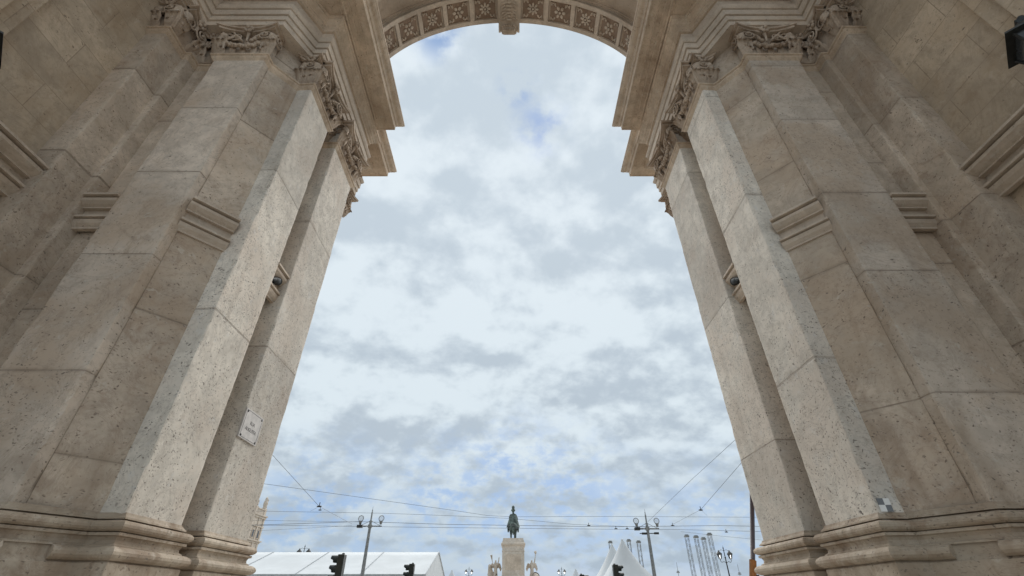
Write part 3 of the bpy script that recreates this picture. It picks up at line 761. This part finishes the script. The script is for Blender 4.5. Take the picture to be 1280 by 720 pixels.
# horse, seen from behind (head toward +y), standing on the pedestal top
Z = TOP
hv = [(0,-1.0,Z+2.55),(0,-.2,Z+2.45),(0,.7,Z+2.55),(0,1.25,Z+3.1),(.05,1.6,Z+3.7),(.08,2.05,Z+3.5),(.1,2.35,Z+3.15),
 (.42,-1.15,Z+1.9),(.40,-.95,Z+1.3),(.38,-1.3,Z+.75),(.36,-1.2,Z+.12),
 (-.42,-1.15,Z+1.9),(-.40,-1.1,Z+1.3),(-.36,-1.45,Z+.75),(-.34,-1.4,Z+.12),
 (.34,.9,Z+1.8),(.30,1.1,Z+1.15),(.28,1.0,Z+.12),
 (-.34,.95,Z+1.8),(-.32,1.5,Z+1.5),(-.32,1.45,Z+.9),
 (0,-1.5,Z+2.75),(0,-1.8,Z+2.3),(0,-1.85,Z+1.3),(0,-1.75,Z+.6)]
he = [(0,1),(1,2),(2,3),(3,4),(4,5),(5,6),(0,7),(7,8),(8,9),(9,10),(0,11),(11,12),(12,13),(13,14),(2,15),(15,16),(16,17),(2,18),(18,19),(19,20),(0,21),(21,22),(22,23),(23,24)]
hr = [.72,.66,.6,.42,.30,.22,.15,.36,.22,.15,.17,.36,.22,.15,.17,.28,.18,.16,.28,.18,.16,.16,.24,.24,.06]
skin('horse', hv, he, hr, M_BRONZE, mon)
# rider: torso, head, arms, legs in one body; cloak and plumed helmet are his clothes
rv = [(0,.1,Z+3.0),(0,.12,Z+3.5),(0,.1,Z+4.1),(0,.1,Z+4.5),(0,.12,Z+4.75),(0,.15,Z+5.0),
 (.42,.1,Z+4.35),(.62,.25,Z+3.8),(.75,.7,Z+3.55),(-.42,.1,Z+4.35),(-.62,.05,Z+3.8),(-.5,.5,Z+3.5),
 (.55,.4,Z+2.9),(.80,.6,Z+2.2),(.82,.5,Z+1.5),(.82,.75,Z+1.35),(-.55,.4,Z+2.9),(-.80,.6,Z+2.2),(-.82,.5,Z+1.5),(-.82,.75,Z+1.35)]
re = [(0,1),(1,2),(2,3),(3,4),(4,5),(2,6),(6,7),(7,8),(2,9),(9,10),(10,11),(0,12),(12,13),(13,14),(14,15),(0,16),(16,17),(17,18),(18,19)]
rr = [.42,.38,.44,.15,.15,.24,.2,.15,.12,.2,.15,.12,.28,.2,.14,.1,.28,.2,.14,.1]
rid = skin('rider', rv, re, rr, M_BRONZE, mon)
c = MB()
n = 14; k = 9; v = []
for i in range(k+1):
    t = i/k; z = Z+4.4-2.35*t
    for j in range(n+1):
        a = -PI*1.0*j/n; w_ = .38+.72*t**.8; 
        v.append((math.cos(a)*w_*(1+.06*math.sin(j*2.1)), -.05+math.sin(a)*(.32+1.0*t*(1 if t<.5 else 1.02))*(1+.07*math.cos(j*2.4)), z))
c.add(v, [(i*(n+1)+j, i*(n+1)+j+1, (i+1)*(n+1)+j+1, (i+1)*(n+1)+j) for i in range(k) for j in range(n)], True)
c.build('cloak', M_BRONZE, rid)
c = MB(); c.blob((0,.15,Z+5.18),(.36,.38,.30)); 
for i in range(9): c.blob((0,.15-.06*i+.12,Z+5.45+.28*math.sin(PI*(i+2)/11)),(.24,.16,.30),None,7,5,.15)
c.build('helmet', M_BRONZE, rid)
for nm in ('horse','rider','cloak','helmet'):
    for v_ in bpy.data.objects[nm].data.vertices: v_.co.x *= 1.3; v_.co.z = TOP+(v_.co.z-TOP)*1.10
# side sculpture groups: winged figure, horse on one side and elephant on the other
def group(sg):
    g = MB(); X = sg*4.35
    r_ = MB(); r_.box(X-1.5, X+1.5, -2.5, 2.5, 0, 3.6); b0 = r_.build('group_plinth', M_FAR, mon)
    zz = 3.6
    body = 'horse' if sg < 0 else 'elephant'
    if sg < 0:
        hv = [(X-.2,.4,zz+2.7),(X-.2,1.4,zz+2.4),(X-.25,-.4,zz+3.2),(X-.4,-.9,zz+4.1),(X-.45,-1.4,zz+4.6),(X-.45,-2.0,zz+4.1),(X-.6,1.5,zz+1.4),(X-.5,1.6,zz+.1),(X+.2,1.5,zz+1.4),(X+.2,1.7,zz+.1),(X-.6,-1.0,zz+2.4),(X-.6,-1.5,zz+1.7),(X+.1,-1.1,zz+2.2),(X+.1,-1.3,zz+1.3)]
        he = [(0,1),(0,2),(2,3),(3,4),(4,5),(1,6),(6,7),(1,8),(8,9),(2,10),(10,11),(2,12),(12,13)]
        hr = [.75,.75,.6,.42,.34,.2,.34,.2,.34,.2,.26,.16,.26,.16]
    else:
        hv = [(X+.1,.5,zz+2.3),(X+.1,1.5,zz+2.1),(X+.1,-.6,zz+2.6),(X+.1,-1.4,zz+2.9),(X+.1,-2.0,zz+2.3),(X+.2,-2.3,zz+1.3),(X+.3,-2.2,zz+.6),(X-.5,1.5,zz+1.0),(X-.5,1.5,zz+.1),(X+.7,1.5,zz+1.0),(X+.7,1.5,zz+.1),(X-.5,-.8,zz+1.2),(X-.5,-.8,zz+.1),(X+.7,-.8,zz+1.2),(X+.7,-.8,zz+.1)]
        he = [(0,1),(0,2),(2,3),(3,4),(4,5),(5,6),(1,7),(7,8),(1,9),(9,10),(2,11),(11,12),(2,13),(13,14)]
        hr = [1.0,.95,.85,.62,.34,.24,.16,.4,.36,.4,.36,.4,.36,.4,.36]
    skin(body, hv, he, hr, M_FAR, mon)
    fx = X-sg*.9 if sg < 0 else X-.3
    fx = X+.75 if sg < 0 else X-.55
    T_ = zz+2.0
    fv = [(fx,-1.2,T_+1.6),(fx,-1.2,T_+2.3),(fx,-1.2,T_+2.85),(fx,-1.2,T_+3.2),(fx,-1.22,T_+3.5),(fx+.35,-1.2,T_+2.7),(fx+.6,-1.4,T_+3.3),(fx+.7,-1.6,T_+4.0),(fx-.35,-1.2,T_+2.7),(fx-.6,-1.4,T_+2.2),(fx-.5,-1.7,T_+2.5),(fx+.15,-1.2,T_+.8),(fx+.2,-1.3,T_-.2),(fx+.2,-1.2,T_-1.8),(fx-.2,-1.25,T_+.8),(fx-.25,-1.1,T_-.3),(fx-.25,-1.3,T_-1.8)]
    fe = [(0,1),(1,2),(2,3),(3,4),(2,5),(5,6),(6,7),(2,8),(8,9),(9,10),(0,11),(11,12),(12,13),(0,14),(14,15),(15,16)]
    fr = [.4,.32,.36,.12,.24,.15,.12,.08,.15,.12,.08,.3,.3,.26,.3,.3,.26]
    fg = skin('winged_figure', fv, fe, fr, M_FAR, mon)
    w_ = MB()
    for q in (-1, 1):
        for i in range(8):
            w_.blob((fx+q*(.35+.10*i), -.9+.05*i, T_+2.3+.19*i-.012*i*i*3), (.14,.08,.55-.03*i), Matrix.Rotation(q*.35, 3, 'Y'), 7, 6)
    w_.build('wing', M_FAR, fg)
    if sg < 0:
        t_ = MB(); t_.tube([(fx-.45,-1.75,T_+2.6),(fx-.7,-2.0,T_+3.3),(fx-.9,-2.2,T_+4.3)], [.05,.07,.22], 8); t_.build('trumpet', M_FAR, fg)
    else:
        t_ = MB(); t_.tube([(fx+.7,-1.6,T_+3.9),(fx+.8,-1.5,T_+4.7)], [.06,.1], 6); t_.blob((fx+.8,-1.5,T_+4.8),(.25,.2,.3),None,8,6,.2); t_.build('palm_branch', M_FAR, fg)
    # crouching figure at the outer foot
    cx = X+sg*1.0
    skin('kneeling_figure', [(cx,-1.8,zz+.7),(cx,-1.9,zz+1.3),(cx,-1.95,zz+1.75),(cx,-2.0,zz+2.05),(cx+.4,-2.1,zz+.4),(cx+.5,-1.5,zz+.2),(cx-.4,-2.1,zz+.5),(cx-.4,-1.6,zz+.2),(cx+.4,-1.9,zz+1.4),(cx+.5,-2.3,zz+1.1)], [(0,1),(1,2),(2,3),(0,4),(4,5),(0,6),(6,7),(1,8),(8,9)], [.42,.38,.14,.24,.24,.15,.24,.15,.16,.1], M_FAR, mon)
group(-1); group(1)

# ------------------------------------------------------------------ street furniture
def ring_globe(par, x, z):
    g = MB()
    g.tube([(x+.23*math.sin(2*PI*i/24), 0, z-.12+.23*math.cos(2*PI*i/24)) for i in range(25)], .032, 8, cap=False)
    g.lathe((x,0,z), [(.02,-.62),(.10,-.60),(.13,-.40),(.18,-.33),(.0,-.31)], 12)
    h = g.build('lamp_ring', M_GREY, par)
    q = MB(); q.blob((x,0,z-.12),(.19,.19,.20),None,16,10); q.build('lamp_globe', M_GLOBE, h)
def tram_pole(px, py, Y, label):
    p = at(px, py, Y); e = empty('tram_pole', (p.x, Y, 0)); tag(e, label, 'utility pole', 'grey poles carrying the tram wires')
    h = p.z
    q = MB(); q.lathe((0,0,0), [(.24,0),(.24,.6),(.19,.7),(.17,3),(.12,h-1.5),(.12,h-1.2),(.075,h-1.15),(.07,h-.5),(.03,h-.45),(.05,h-.35),(.02,h-.25),(.008,h)], 12); q.build('pole', M_GREY, e)
    a = MB(); z = h-1.62
    a.tube([(-1.0,0,z),(1.05,0,z)], .045, 8); a.box(-.16,.16,-.14,.14,z-.14,z+.12)
    a.tube([(0,0,z+.45),(.4,0,z+.25),(.9,0,z+.04)], .02, 6); a.tube([(0,0,z+.45),(-.4,0,z+.25),(-.9,0,z+.04)], .02, 6)
    a.build('arm', M_GREY, e)
    for s_ in (-1, 1): ring_globe(e, s_*.93, z+.74)
    f = MB(); f.box(-1.16,-.68,-.18,.18,z-.14,z+.09); f.box(-.62,-.40,-.06,.06,z-.06,z+.03); f.tube([(-.9,0,z+.1),(-.9,0,z+.3)], .04, 6)
    f.build('floodlight', M_BLACK, e, bevel=.03)
    if px > 640:
        b2 = MB(); b2.box(-.75,.6,-.06,.06,z-.42,z-.36); b2.box(.55,.95,-.1,.1,z-.46,z-.3); b2.box(-.55,-.15,-.1,.1,z-.48,z-.32); b2.build('wire_clamp', M_BLACK, e)
tram_pole(466.5, 633, 46, 'grey tram wire pole with two ring lamps and floodlight, left of the monument')
tram_pole(805.5, 636, 46, 'grey tram wire pole with two ring lamps and floodlight, beside the peaked tents')

def signal(px, py, Y, vis, label, h_=1.02):
    """traffic light seen side on; its visors point to vis (-1 left, +1 right)"""
    p = at(px, py, Y); e = empty('traffic_light', (p.x, Y, 0)); tag(e, label, 'traffic light', 'traffic lights at the crossing')
    z = p.z
    q = MB(); q.tube([(vis*-.02,0,0),(vis*-.02,0,z-1.0)], .055, 10); q.build('pole', M_GREY, e)
    b = MB(); b.box(-.13,.13,-.17,.17,z-1.05,z-.03); b.blob((-vis*.03,0,z-.02),(.07,.07,.05)); b.build('housing', M_HEAD, e, bevel=.03)
    for k in range(3):
        zc = z-.20-.33*k; v = MB(); seg = 14
        for (r0) in (.145,):
            vv = []
            for i in range(seg+1):
                a = math.radians(-55+290*i/seg)
                for (x, rr_) in ((.12, r0), (.40, r0*.98)):
                    sh = x-(.10 if a < 0 or a > PI else 0)*(1 if x > .2 else 0)
                    vv.append((vis*sh, math.cos(a)*rr_, zc+math.sin(a)*rr_))
                for (x, rr_) in ((.12, r0-.012), (.40, r0-.014)):
                    vv.append((vis*(x-(.10 if (a < 0 or a > PI) and x > .2 else 0)), math.cos(a)*rr_, zc+math.sin(a)*rr_))
            v.add(vv, [(i*4, i*4+1, i*4+5, i*4+4) for i in range(seg)]+[(i*4+2, i*4+6, i*4+7, i*4+3) for i in range(seg)]+[(i*4+1, i*4+3, i*4+7, i*4+5) for i in range(seg)], True)
        o = v.build('visor', M_GREY if False else M_HEAD, e)
        l = MB(); l.tube([(vis*.12,0,zc),(vis*.15,0,zc)], .125, 14); l.build('lens', M_LENS, o)
signal(428.5, 692, 21.0, -1, 'dark traffic light, largest, standing before the marquee left of its grey pole')
signal(515.5, 704, 27.8, -1, 'dark traffic light before the right end of the marquee')
signal(768.5, 705, 27.8, 1, 'dark traffic light in front of the tallest peaked tent')
signal(727.0, 717.5, 32, 1, 'dark traffic light at the bottom edge, only its top in view, right of the monument')

def double_lantern(px, py, Y, label, group=None):
    p = at(px, py, Y); e = empty('street_lamp', (p.x, Y, 0)); tag(e, label, 'street lamp', group)
    h = p.z
    q = MB(); q.lathe((0,0,0), [(.22,0),(.22,.5),(.12,.7),(.09,2),(.06,h-1.3),(.10,h-1.25),(.05,h-1.15),(.04,h-.35),(.08,h-.3),(.03,h-.2),(.0,h)], 10); q.build('pole', M_BLACK, e)
    a = MB()
    for s_ in (-1,1): a.tube([(0,0,h-1.75),(s_*.25,0,h-1.62),(s_*.5,0,h-1.7),(s_*.62,0,h-1.55),(s_*.60,0,h-1.38)], .03, 6); a.tube([(0,0,h-.55),(s_*.3,0,h-.45),(s_*.6,0,h-.62)], .02, 6)
    a.build('arm', M_BLACK, e)
    for s_ in (-1,1):
        l = MB(); l.lathe((s_*.60,0,h-1.40), [(.0,0),(.10,.02),(.16,.06)], 8, False)
        for j in range(6):
            t = 2*PI*j/6; l.tube([(s_*.6+.15*math.cos(t),.15*math.sin(t),h-1.34),(s_*.6+.27*math.cos(t),.27*math.sin(t),h-.92)], .018, 4)
        l.lathe((s_*.60,0,h-.92), [(.0,.0),(.33,.0),(.33,.06),(.20,.20),(.08,.30),(.09,.36),(.0,.44)], 8, False)
        o = l.build('lantern', M_BLACK, e)
        g = MB(); g.lathe((s_*.60,0,h-1.34), [(.13,0),(.25,.41)], 6, False); g.build('pane', M_GLASS, o)
double_lantern(382.0, 680, 68, 'black double lantern lamp post rising behind the marquee roof')
double_lantern(903.0, 681.5, 60, 'black double lantern lamp post right of the lattice masts')
double_lantern(586.5, 708, 112, 'thin distant lamp post between marquee and monument')
double_lantern(701.8, 708, 112, 'thin distant lamp post between monument and the small tent')

def mast(px, py, Y, label):
    p = at(px, py, Y); e = empty('lattice_mast', (p.x, Y, 0)); tag(e, label, 'mast', 'lattice masts behind the peaked tents')
    h = p.z; w_ = .17
    t = MB()
    for sx in (-1,1):
        for sy in (-1,1): t.tube([(sx*w_,sy*w_,0),(sx*w_,sy*w_,h-.3)], .024, 5)
    n = int(h/.5)
    for i in range(n):
        z0, z1 = i*h/n*.96, (i+1)*h/n*.96; s_ = 1 if i % 2 else -1
        for y in (-w_, w_): t.tube([(-s_*w_,y,z0),(s_*w_,y,z1)], .012, 4, False)
        for x in (-w_, w_): t.tube([(x,-s_*w_,z0),(x,s_*w_,z1)], .012, 4, False)
    t.build('truss', M_TRUSS, e)
    c = MB(); c.box(-.24,.24,-.22,.22,h-.26,h-.10); c.box(-.16,.18,-.16,.16,h-.10,h); c.build('head', M_GREY, e)
for (px, py, Y, lb) in [(762.6,676,66,'lattice mast peeping up left of the tallest tent peak'),(785.6,674,62,'lattice mast just right of the tallest tent peak'),(797.8,675.6,60,'lattice mast close left of the right tram pole'),
    (857.8,668.2,58,'leftmost of the four tall lattice masts right of the tram pole'),(869.4,669.2,58,'second of the four tall lattice masts, with the bulkiest head'),(878.8,671.6,60,'third and shortest of the four tall lattice masts'),(886.2,666,57,'rightmost and tallest of the four tall lattice masts')]:
    mast(px, py, Y, lb)
# thin distant masts
for (px, py, lb) in ((845.5,703,'thin distant mast left of the four lattice masts'),(921.5,705,'thin distant mast right of the double lantern')):
    p = at(px, py, 100); e = empty('distant_mast', (p.x, 100, 0)); tag(e, lb, 'mast')
    q = MB(); q.tube([(0,0,0),(0,0,p.z)], [.08,.03], 6); q.build('pole', M_GREY, e); q = MB(); q.box(-.3,.3,-.05,.05,p.z-1.7,p.z-1.55); q.box(-.2,.2,-.1,.1,p.z-1.5,p.z-1.35); q.build('crosspiece', M_GREY, e)

# leaning brown pole with orange sleeve by the right pier
e = empty('leaning_pole', (8.13, 20, 0)); tag(e, 'dark brown leaning pole with orange lower sleeve beside the right pier', 'pole')
A = Vector((8.13,20,0)); d = (Vector((9.773,20,5.304))-Vector((9.096,20,2.951))).normalized()
def on(z): return d*((z)/d.z)
A = Vector((9.096,20,2.951))-d*(2.951/d.z); e.location = A
q = MB(); q.tube([on(2.9), on(7.2)], .085, 10); q.build('pole', M_POLE, e)
q = MB(); q.tube([on(0), on(2.97)], .125, 12); q.build('sleeve', M_ORANGE, e)
q = MB(); q.tube([on(1.5)+Vector((.16,-.05,0)), on(2.45)+Vector((.16,-.05,0))], .03, 6); q.box(on(2.3).x+.1,on(2.3).x+.24,-.1,.0,2.2,2.5); q.build('fitting', M_POLE, e)

# ------------------------------------------------------------------ river pavilion at the end of the left wing
def pavilion():
    X1, Y0, Y1 = -81.2, 146.0, 166.0
    e = empty('corner_pavilion', (X1-9, 156, 0)); tag(e, 'pale stone corner pavilion with pinnacle and cornices, at the left behind the marquee', 'building')
    ox, oy = X1-9, 156
    def bx(x0,x1,y0,y1,z0,z1,m): m.box(x0-ox,x1-ox,y0-oy,y1-oy,z0,z1)
    w = MB(); bx(X1-18,X1,Y0,Y1,0,24.4,w); w.build('wall', M_FAR, e)
    for (z0, z1, o) in ((25.0,25.4,.65),(24.4,25.0,.35),(21.9,22.2,.35),(17.9,18.2,.75),(17.4,17.9,.35),(9.5,10.0,.5)):
        m = MB(); bx(X1-18-o,X1+o,Y0-o,Y1+o,z0,z1,m); m.build('cornice', M_FAR, e)
    m = MB(); bx(X1-17.6,X1-.15,Y0+.2,Y1-.2,25.4,26.9,m); bx(X1-17.9,X1+.05,Y0,Y1,26.9,27.2,m); m.build('parapet', M_FAR, e)
    for y in (Y0+1, 152.5, 159.2, Y1-.8):
        for x in (X1-.7, X1-17.3):
            m = MB(); c = (x-ox, y-oy)
            m.box(c[0]-.7,c[0]+.7,c[1]-.7,c[1]+.7,25.4,27.5)
            k = 1 if y > 160 else .45
            m.lathe((c[0],c[1],27.5), [(.7,0),(.66,.3*k),(.5,.6*k),(.62,1.0*k),(.7,1.6*k),(.6,2.2*k),(.42,2.5*k),(.48,2.9*k),(.35,3.3*k),(.0,3.7*k)], 10)
            for j in range(7): m.blob((c[0]+.55*math.cos(j*2.2), c[1]+.55*math.sin(j*2.2), 28.0+.35*j*k), (.22,.22,.3), None, 6, 5, .2)
            m.build('pinnacle', M_FAR, e)
    for y in (148.6, 152.6, 156.6, 160.6, 164.0):
        for (z0, z1) in ((18.9,20.9),(11.3,15.4),(3,7.5)):
            f = MB(); bx(X1-.05,X1+.16,y-.85,y+.85,z0-.25,z1+.3,f); fo = f.build('window', M_FRIEZE, e)
            g = MB(); bx(X1+.15,X1+.175,y-.52,y+.52,z0,z1,g); g.build('pane', M_WIN, fo)
    for y in (146.5, 150.6, 154.6, 158.6, 162.4, 165.5):
        m = MB(); bx(X1-.1,X1+.25,y-.4,y+.4,0,24.3,m); m.build('pilaster', M_FAR, e)
    rf = MB(); bx(X1-16,X1-2,Y0+2,Y1-2,25.4,28,rf); rf.build('roof', M_ROOF, e)
pavilion()

# ------------------------------------------------------------------ overhead wires (each a sagging cable between real points)
NW = [0]
def wire(pts, label, r=.016, sag=0.0, fit=None):
    P = []
    for i in range(len(pts)-1):
        a, b = pts[i], pts[i+1]
        n = 10
        for k in range(n+(1 if i == len(pts)-2 else 0)):
            t = k/n; q = a.lerp(b, t); q.z -= sag*4*t*(1-t); P.append(q)
    o0 = P[0].copy(); m = MB(); m.tube([p-o0 for p in P], r*.78, 5)
    e = empty('overhead_wire', o0); tag(e, label, 'wire', 'overhead tram wires')
    m.build('cable', M_WIRE, e)
    if fit:
        for (x, y, Y) in fit:
            c = at(x, y, Y)-o0; f = MB(); f.blob(c, (.16,.06,.05)); f.tube([c, c+Vector((0,0,.22))], .025, 5); f.build('insulator', M_BLACK, e)
W = lambda L: [at(*q) for q in L]
wire(W([(250,598,34),(325,604,34),(560,637,40),(610,644.5,43),(642,646,44)]), 'highest sloping wire from the left pier down toward the statue')
wire(W([(642,646,44),(760,645.5,45),(937,646.5,45),(1060,650,45)]), 'highest level wire on the right, running from the statue to the right pier')
wire(W([(250,638,45),(330,639,45),(477,641.5,45.4),(560,644.5,45.7),(636,648,45.7),(717,655.5,45.9),(808,659,46)]), 'second wire from the left, dipping gently right across the statue', fit=[(400,637.5,45)])
wire(W([(250,651,45),(330,650.5,45),(453,652.5,46)]), 'wire from the left pier to the left pole lamp arm', .014)
wire(W([(250,657,44),(330,656,44),(448,652,44.5),(560,655.5,45),(760,658.5,45),(900,657,45),(1060,660,45)]), 'long level wire just under both ring lamp arms', .022, fit=[(736,656.8,45),(841,657,45)])
wire(W([(250,661,46),(330,656.5,46),(560,659.5,46),(760,661.5,46),(850,662,46),(1060,667,46)]), 'long level wire running just below its twin across the whole opening', .018, fit=[(770,661,46),(784,661,46),(908,665,46)])
wire(W([(250,663,47),(330,663,47),(440,657,47)]), 'lowest short wire rising from the left pier to the left pole', .012)
wire(W([(851,664.5,45),(900,670,45),(952,675,45),(1060,683,45)]), 'lowest thin wire sloping down to the right pier', .012)
wire(W([(300,523,24),(339,567,26),(399,633,30)]), 'steep diagonal wire from the left pier down to the small junction', .014, fit=[(399,633,30)])
wire(W([(399,633,30),(440,655,42)]), 'short wire continuing from the left junction to the pole', .012)
wire(W([(399,633,30),(388,639,45)]), 'tiny stay left of the left junction', .010)
wire(W([(960,504,24),(922,547,26),(864,600,34),(810,652,46)]), 'steep diagonal wire from the right pier to the right pole', .014)
wire(W([(965,534,24),(928,577,26),(876,637,34)]), 'steep diagonal wire from the right pier to the small right junction', .014, fit=[(876,637.5,34)])
wire(W([(876,637,34),(838,657,44)]), 'short wire continuing down left from the right junction', .012)
wire(W([(876,637,34),(884,644.5,45)]), 'tiny stay right of the right junction', .010)

# ------------------------------------------------------------------ light and sky
SUN_EL, SUN_AZ = math.radians(42), math.radians(8)       # high over the square, slightly right of the statue
sun = bpy.data.lights.new('sun', 'SUN'); sun.energy = 1.5; sun.angle = math.radians(75); sun.color = (1.0, .96, .90)
so = bpy.data.objects.new('sun', sun); COL.objects.link(so)
dirv = Vector((math.sin(SUN_AZ)*math.cos(SUN_EL), math.cos(SUN_AZ)*math.cos(SUN_EL), math.sin(SUN_EL)))
so.rotation_euler = dirv.to_track_quat('Z', 'Y').to_euler(); so.location = (20, 60, 60)

w = bpy.data.worlds.new('World'); scene.world = w; w.use_nodes = True
nt = w.node_tree; nt.nodes.clear(); N = NB(nt)
out = N.n('ShaderNodeOutputWorld'); bg = N.n('ShaderNodeBackground'); nt.links.new(bg.outputs[0], out.inputs[0])
sky = N.n('ShaderNodeTexSky'); sky.sky_type = 'NISHITA'; sky.sun_disc = False; sky.sun_elevation = SUN_EL; sky.sun_rotation = SUN_AZ
sky.air_density = 1.0; sky.dust_density = 1.0
tc = N.n('ShaderNodeTexCoord'); D3 = N.vmath('NORMALIZE', tc.outputs['Generated'])
sp = N.n('ShaderNodeSeparateXYZ'); N.put(sp.inputs[0], D3)
zz = N.math('ADD', N.math('MAXIMUM', sp.outputs[2], 0.0), 0.45)
P = N.comb(N.math('DIVIDE', sp.outputs[0], zz), N.math('DIVIDE', sp.outputs[1], zz), 0.0)
P = N.vmath('ADD', P, (3.1, 1.7, 0.0))
n1 = N.noise(P, 4.2, 8, 0.52, 0.05); n2 = N.noise(P, 9.5, 7, 0.55, 0.05); n3 = N.noise(P, 1.2, 4, 0.5); n4 = N.noise(P, 18.0, 6, 0.6)
low = N.ramp(sp.outputs[2], 0.06, 0.30, 1.0, 0.0)
def patch(px, py, rad):
    v = (at(px, py, 10)-Vector((0,0,EYE))).normalized(); d = N.n('ShaderNodeVectorMath', operation='DISTANCE'); N.put(d.inputs[0], D3); d.inputs[1].default_value = v
    dd = N.math('ADD', d.outputs['Value'], N.math('ADD', N.math('MULTIPLY', N.math('SUBTRACT', n2, .5), rad*5.0), N.math('MULTIPLY', N.math('SUBTRACT', n4, .5), rad*4.0)))
    return N.math('MULTIPLY', N.ramp(d.outputs['Value'], rad*.2, rad*1.9, 1.0, 0.0), N.ramp(N.math('ADD', N.math('MULTIPLY', n2, .5), N.math('MULTIPLY', n4, .5)), .44, .60))
gap = None
for a in ((676,160,.045),(648,112,.03),(640,606,.10),(560,640,.10),(700,622,.10),(548,40,.04),(400,668,.12),(610,662,.14),(740,690,.14),(925,700,.12)):
    g_ = patch(*a); gap = g_ if gap is None else N.math('MAXIMUM', gap, g_)
cover = N.math('SUBTRACT', .97, N.math('MULTIPLY', gap, .85), clamp=True)
# cloud relief: the same noise sampled a little nearer the sun gives lit tops and grey undersides
def relief(sc, dlt, w_):
    p2 = N.vmath('ADD', P, (0.0, dlt, 0.0))
    return N.math('MULTIPLY', N.math('SUBTRACT', N.noise(P, sc, 7, .55, .1), N.noise(p2, sc, 7, .55, .1)), w_)
rl_ = N.math('ADD', relief(4.2, .075, 1.5), relief(9.5, .03, .7))
tone_ = N.math('ADD', N.math('MULTIPLY', n3, .50), N.math('ADD', N.math('MULTIPLY', n1, .30), N.math('ADD', N.math('MULTIPLY', n2, .18), N.math('MULTIPLY', n4, .10))))
lit = N.ramp(N.math('ADD', tone_, rl_), .29, .74)
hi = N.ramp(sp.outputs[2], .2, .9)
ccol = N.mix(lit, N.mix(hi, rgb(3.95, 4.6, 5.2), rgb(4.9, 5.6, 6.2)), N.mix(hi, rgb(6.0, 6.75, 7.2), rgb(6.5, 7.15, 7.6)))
ccol = N.mix(N.math('MULTIPLY', low, .45), ccol, rgb(2.9, 3.7, 4.6))
skyc = N.mix(.75, sky.outputs[0], rgb(1.75, 3.1, 5.6))
# unseen clouds overhead and behind the camera, brightened to lift the stone
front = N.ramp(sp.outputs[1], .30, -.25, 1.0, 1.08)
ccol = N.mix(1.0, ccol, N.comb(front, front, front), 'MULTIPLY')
ccol = N.mix(1.0, ccol, rgb(.60,.60,.60), 'MULTIPLY'); skyc = N.mix(1.0, skyc, rgb(.60,.60,.60), 'MULTIPLY')
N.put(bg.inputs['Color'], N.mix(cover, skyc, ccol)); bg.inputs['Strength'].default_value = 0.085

scene.render.engine = 'CYCLES'
scene.cycles.max_bounces = 8; scene.cycles.diffuse_bounces = 6
vs = scene.view_settings; vs.view_transform = 'Standard'; vs.look = 'None'; vs.exposure = 1.26; vs.gamma = 1.0; vs.use_curve_mapping = False
scene.render.resolution_x = 1024; scene.render.resolution_y = 576
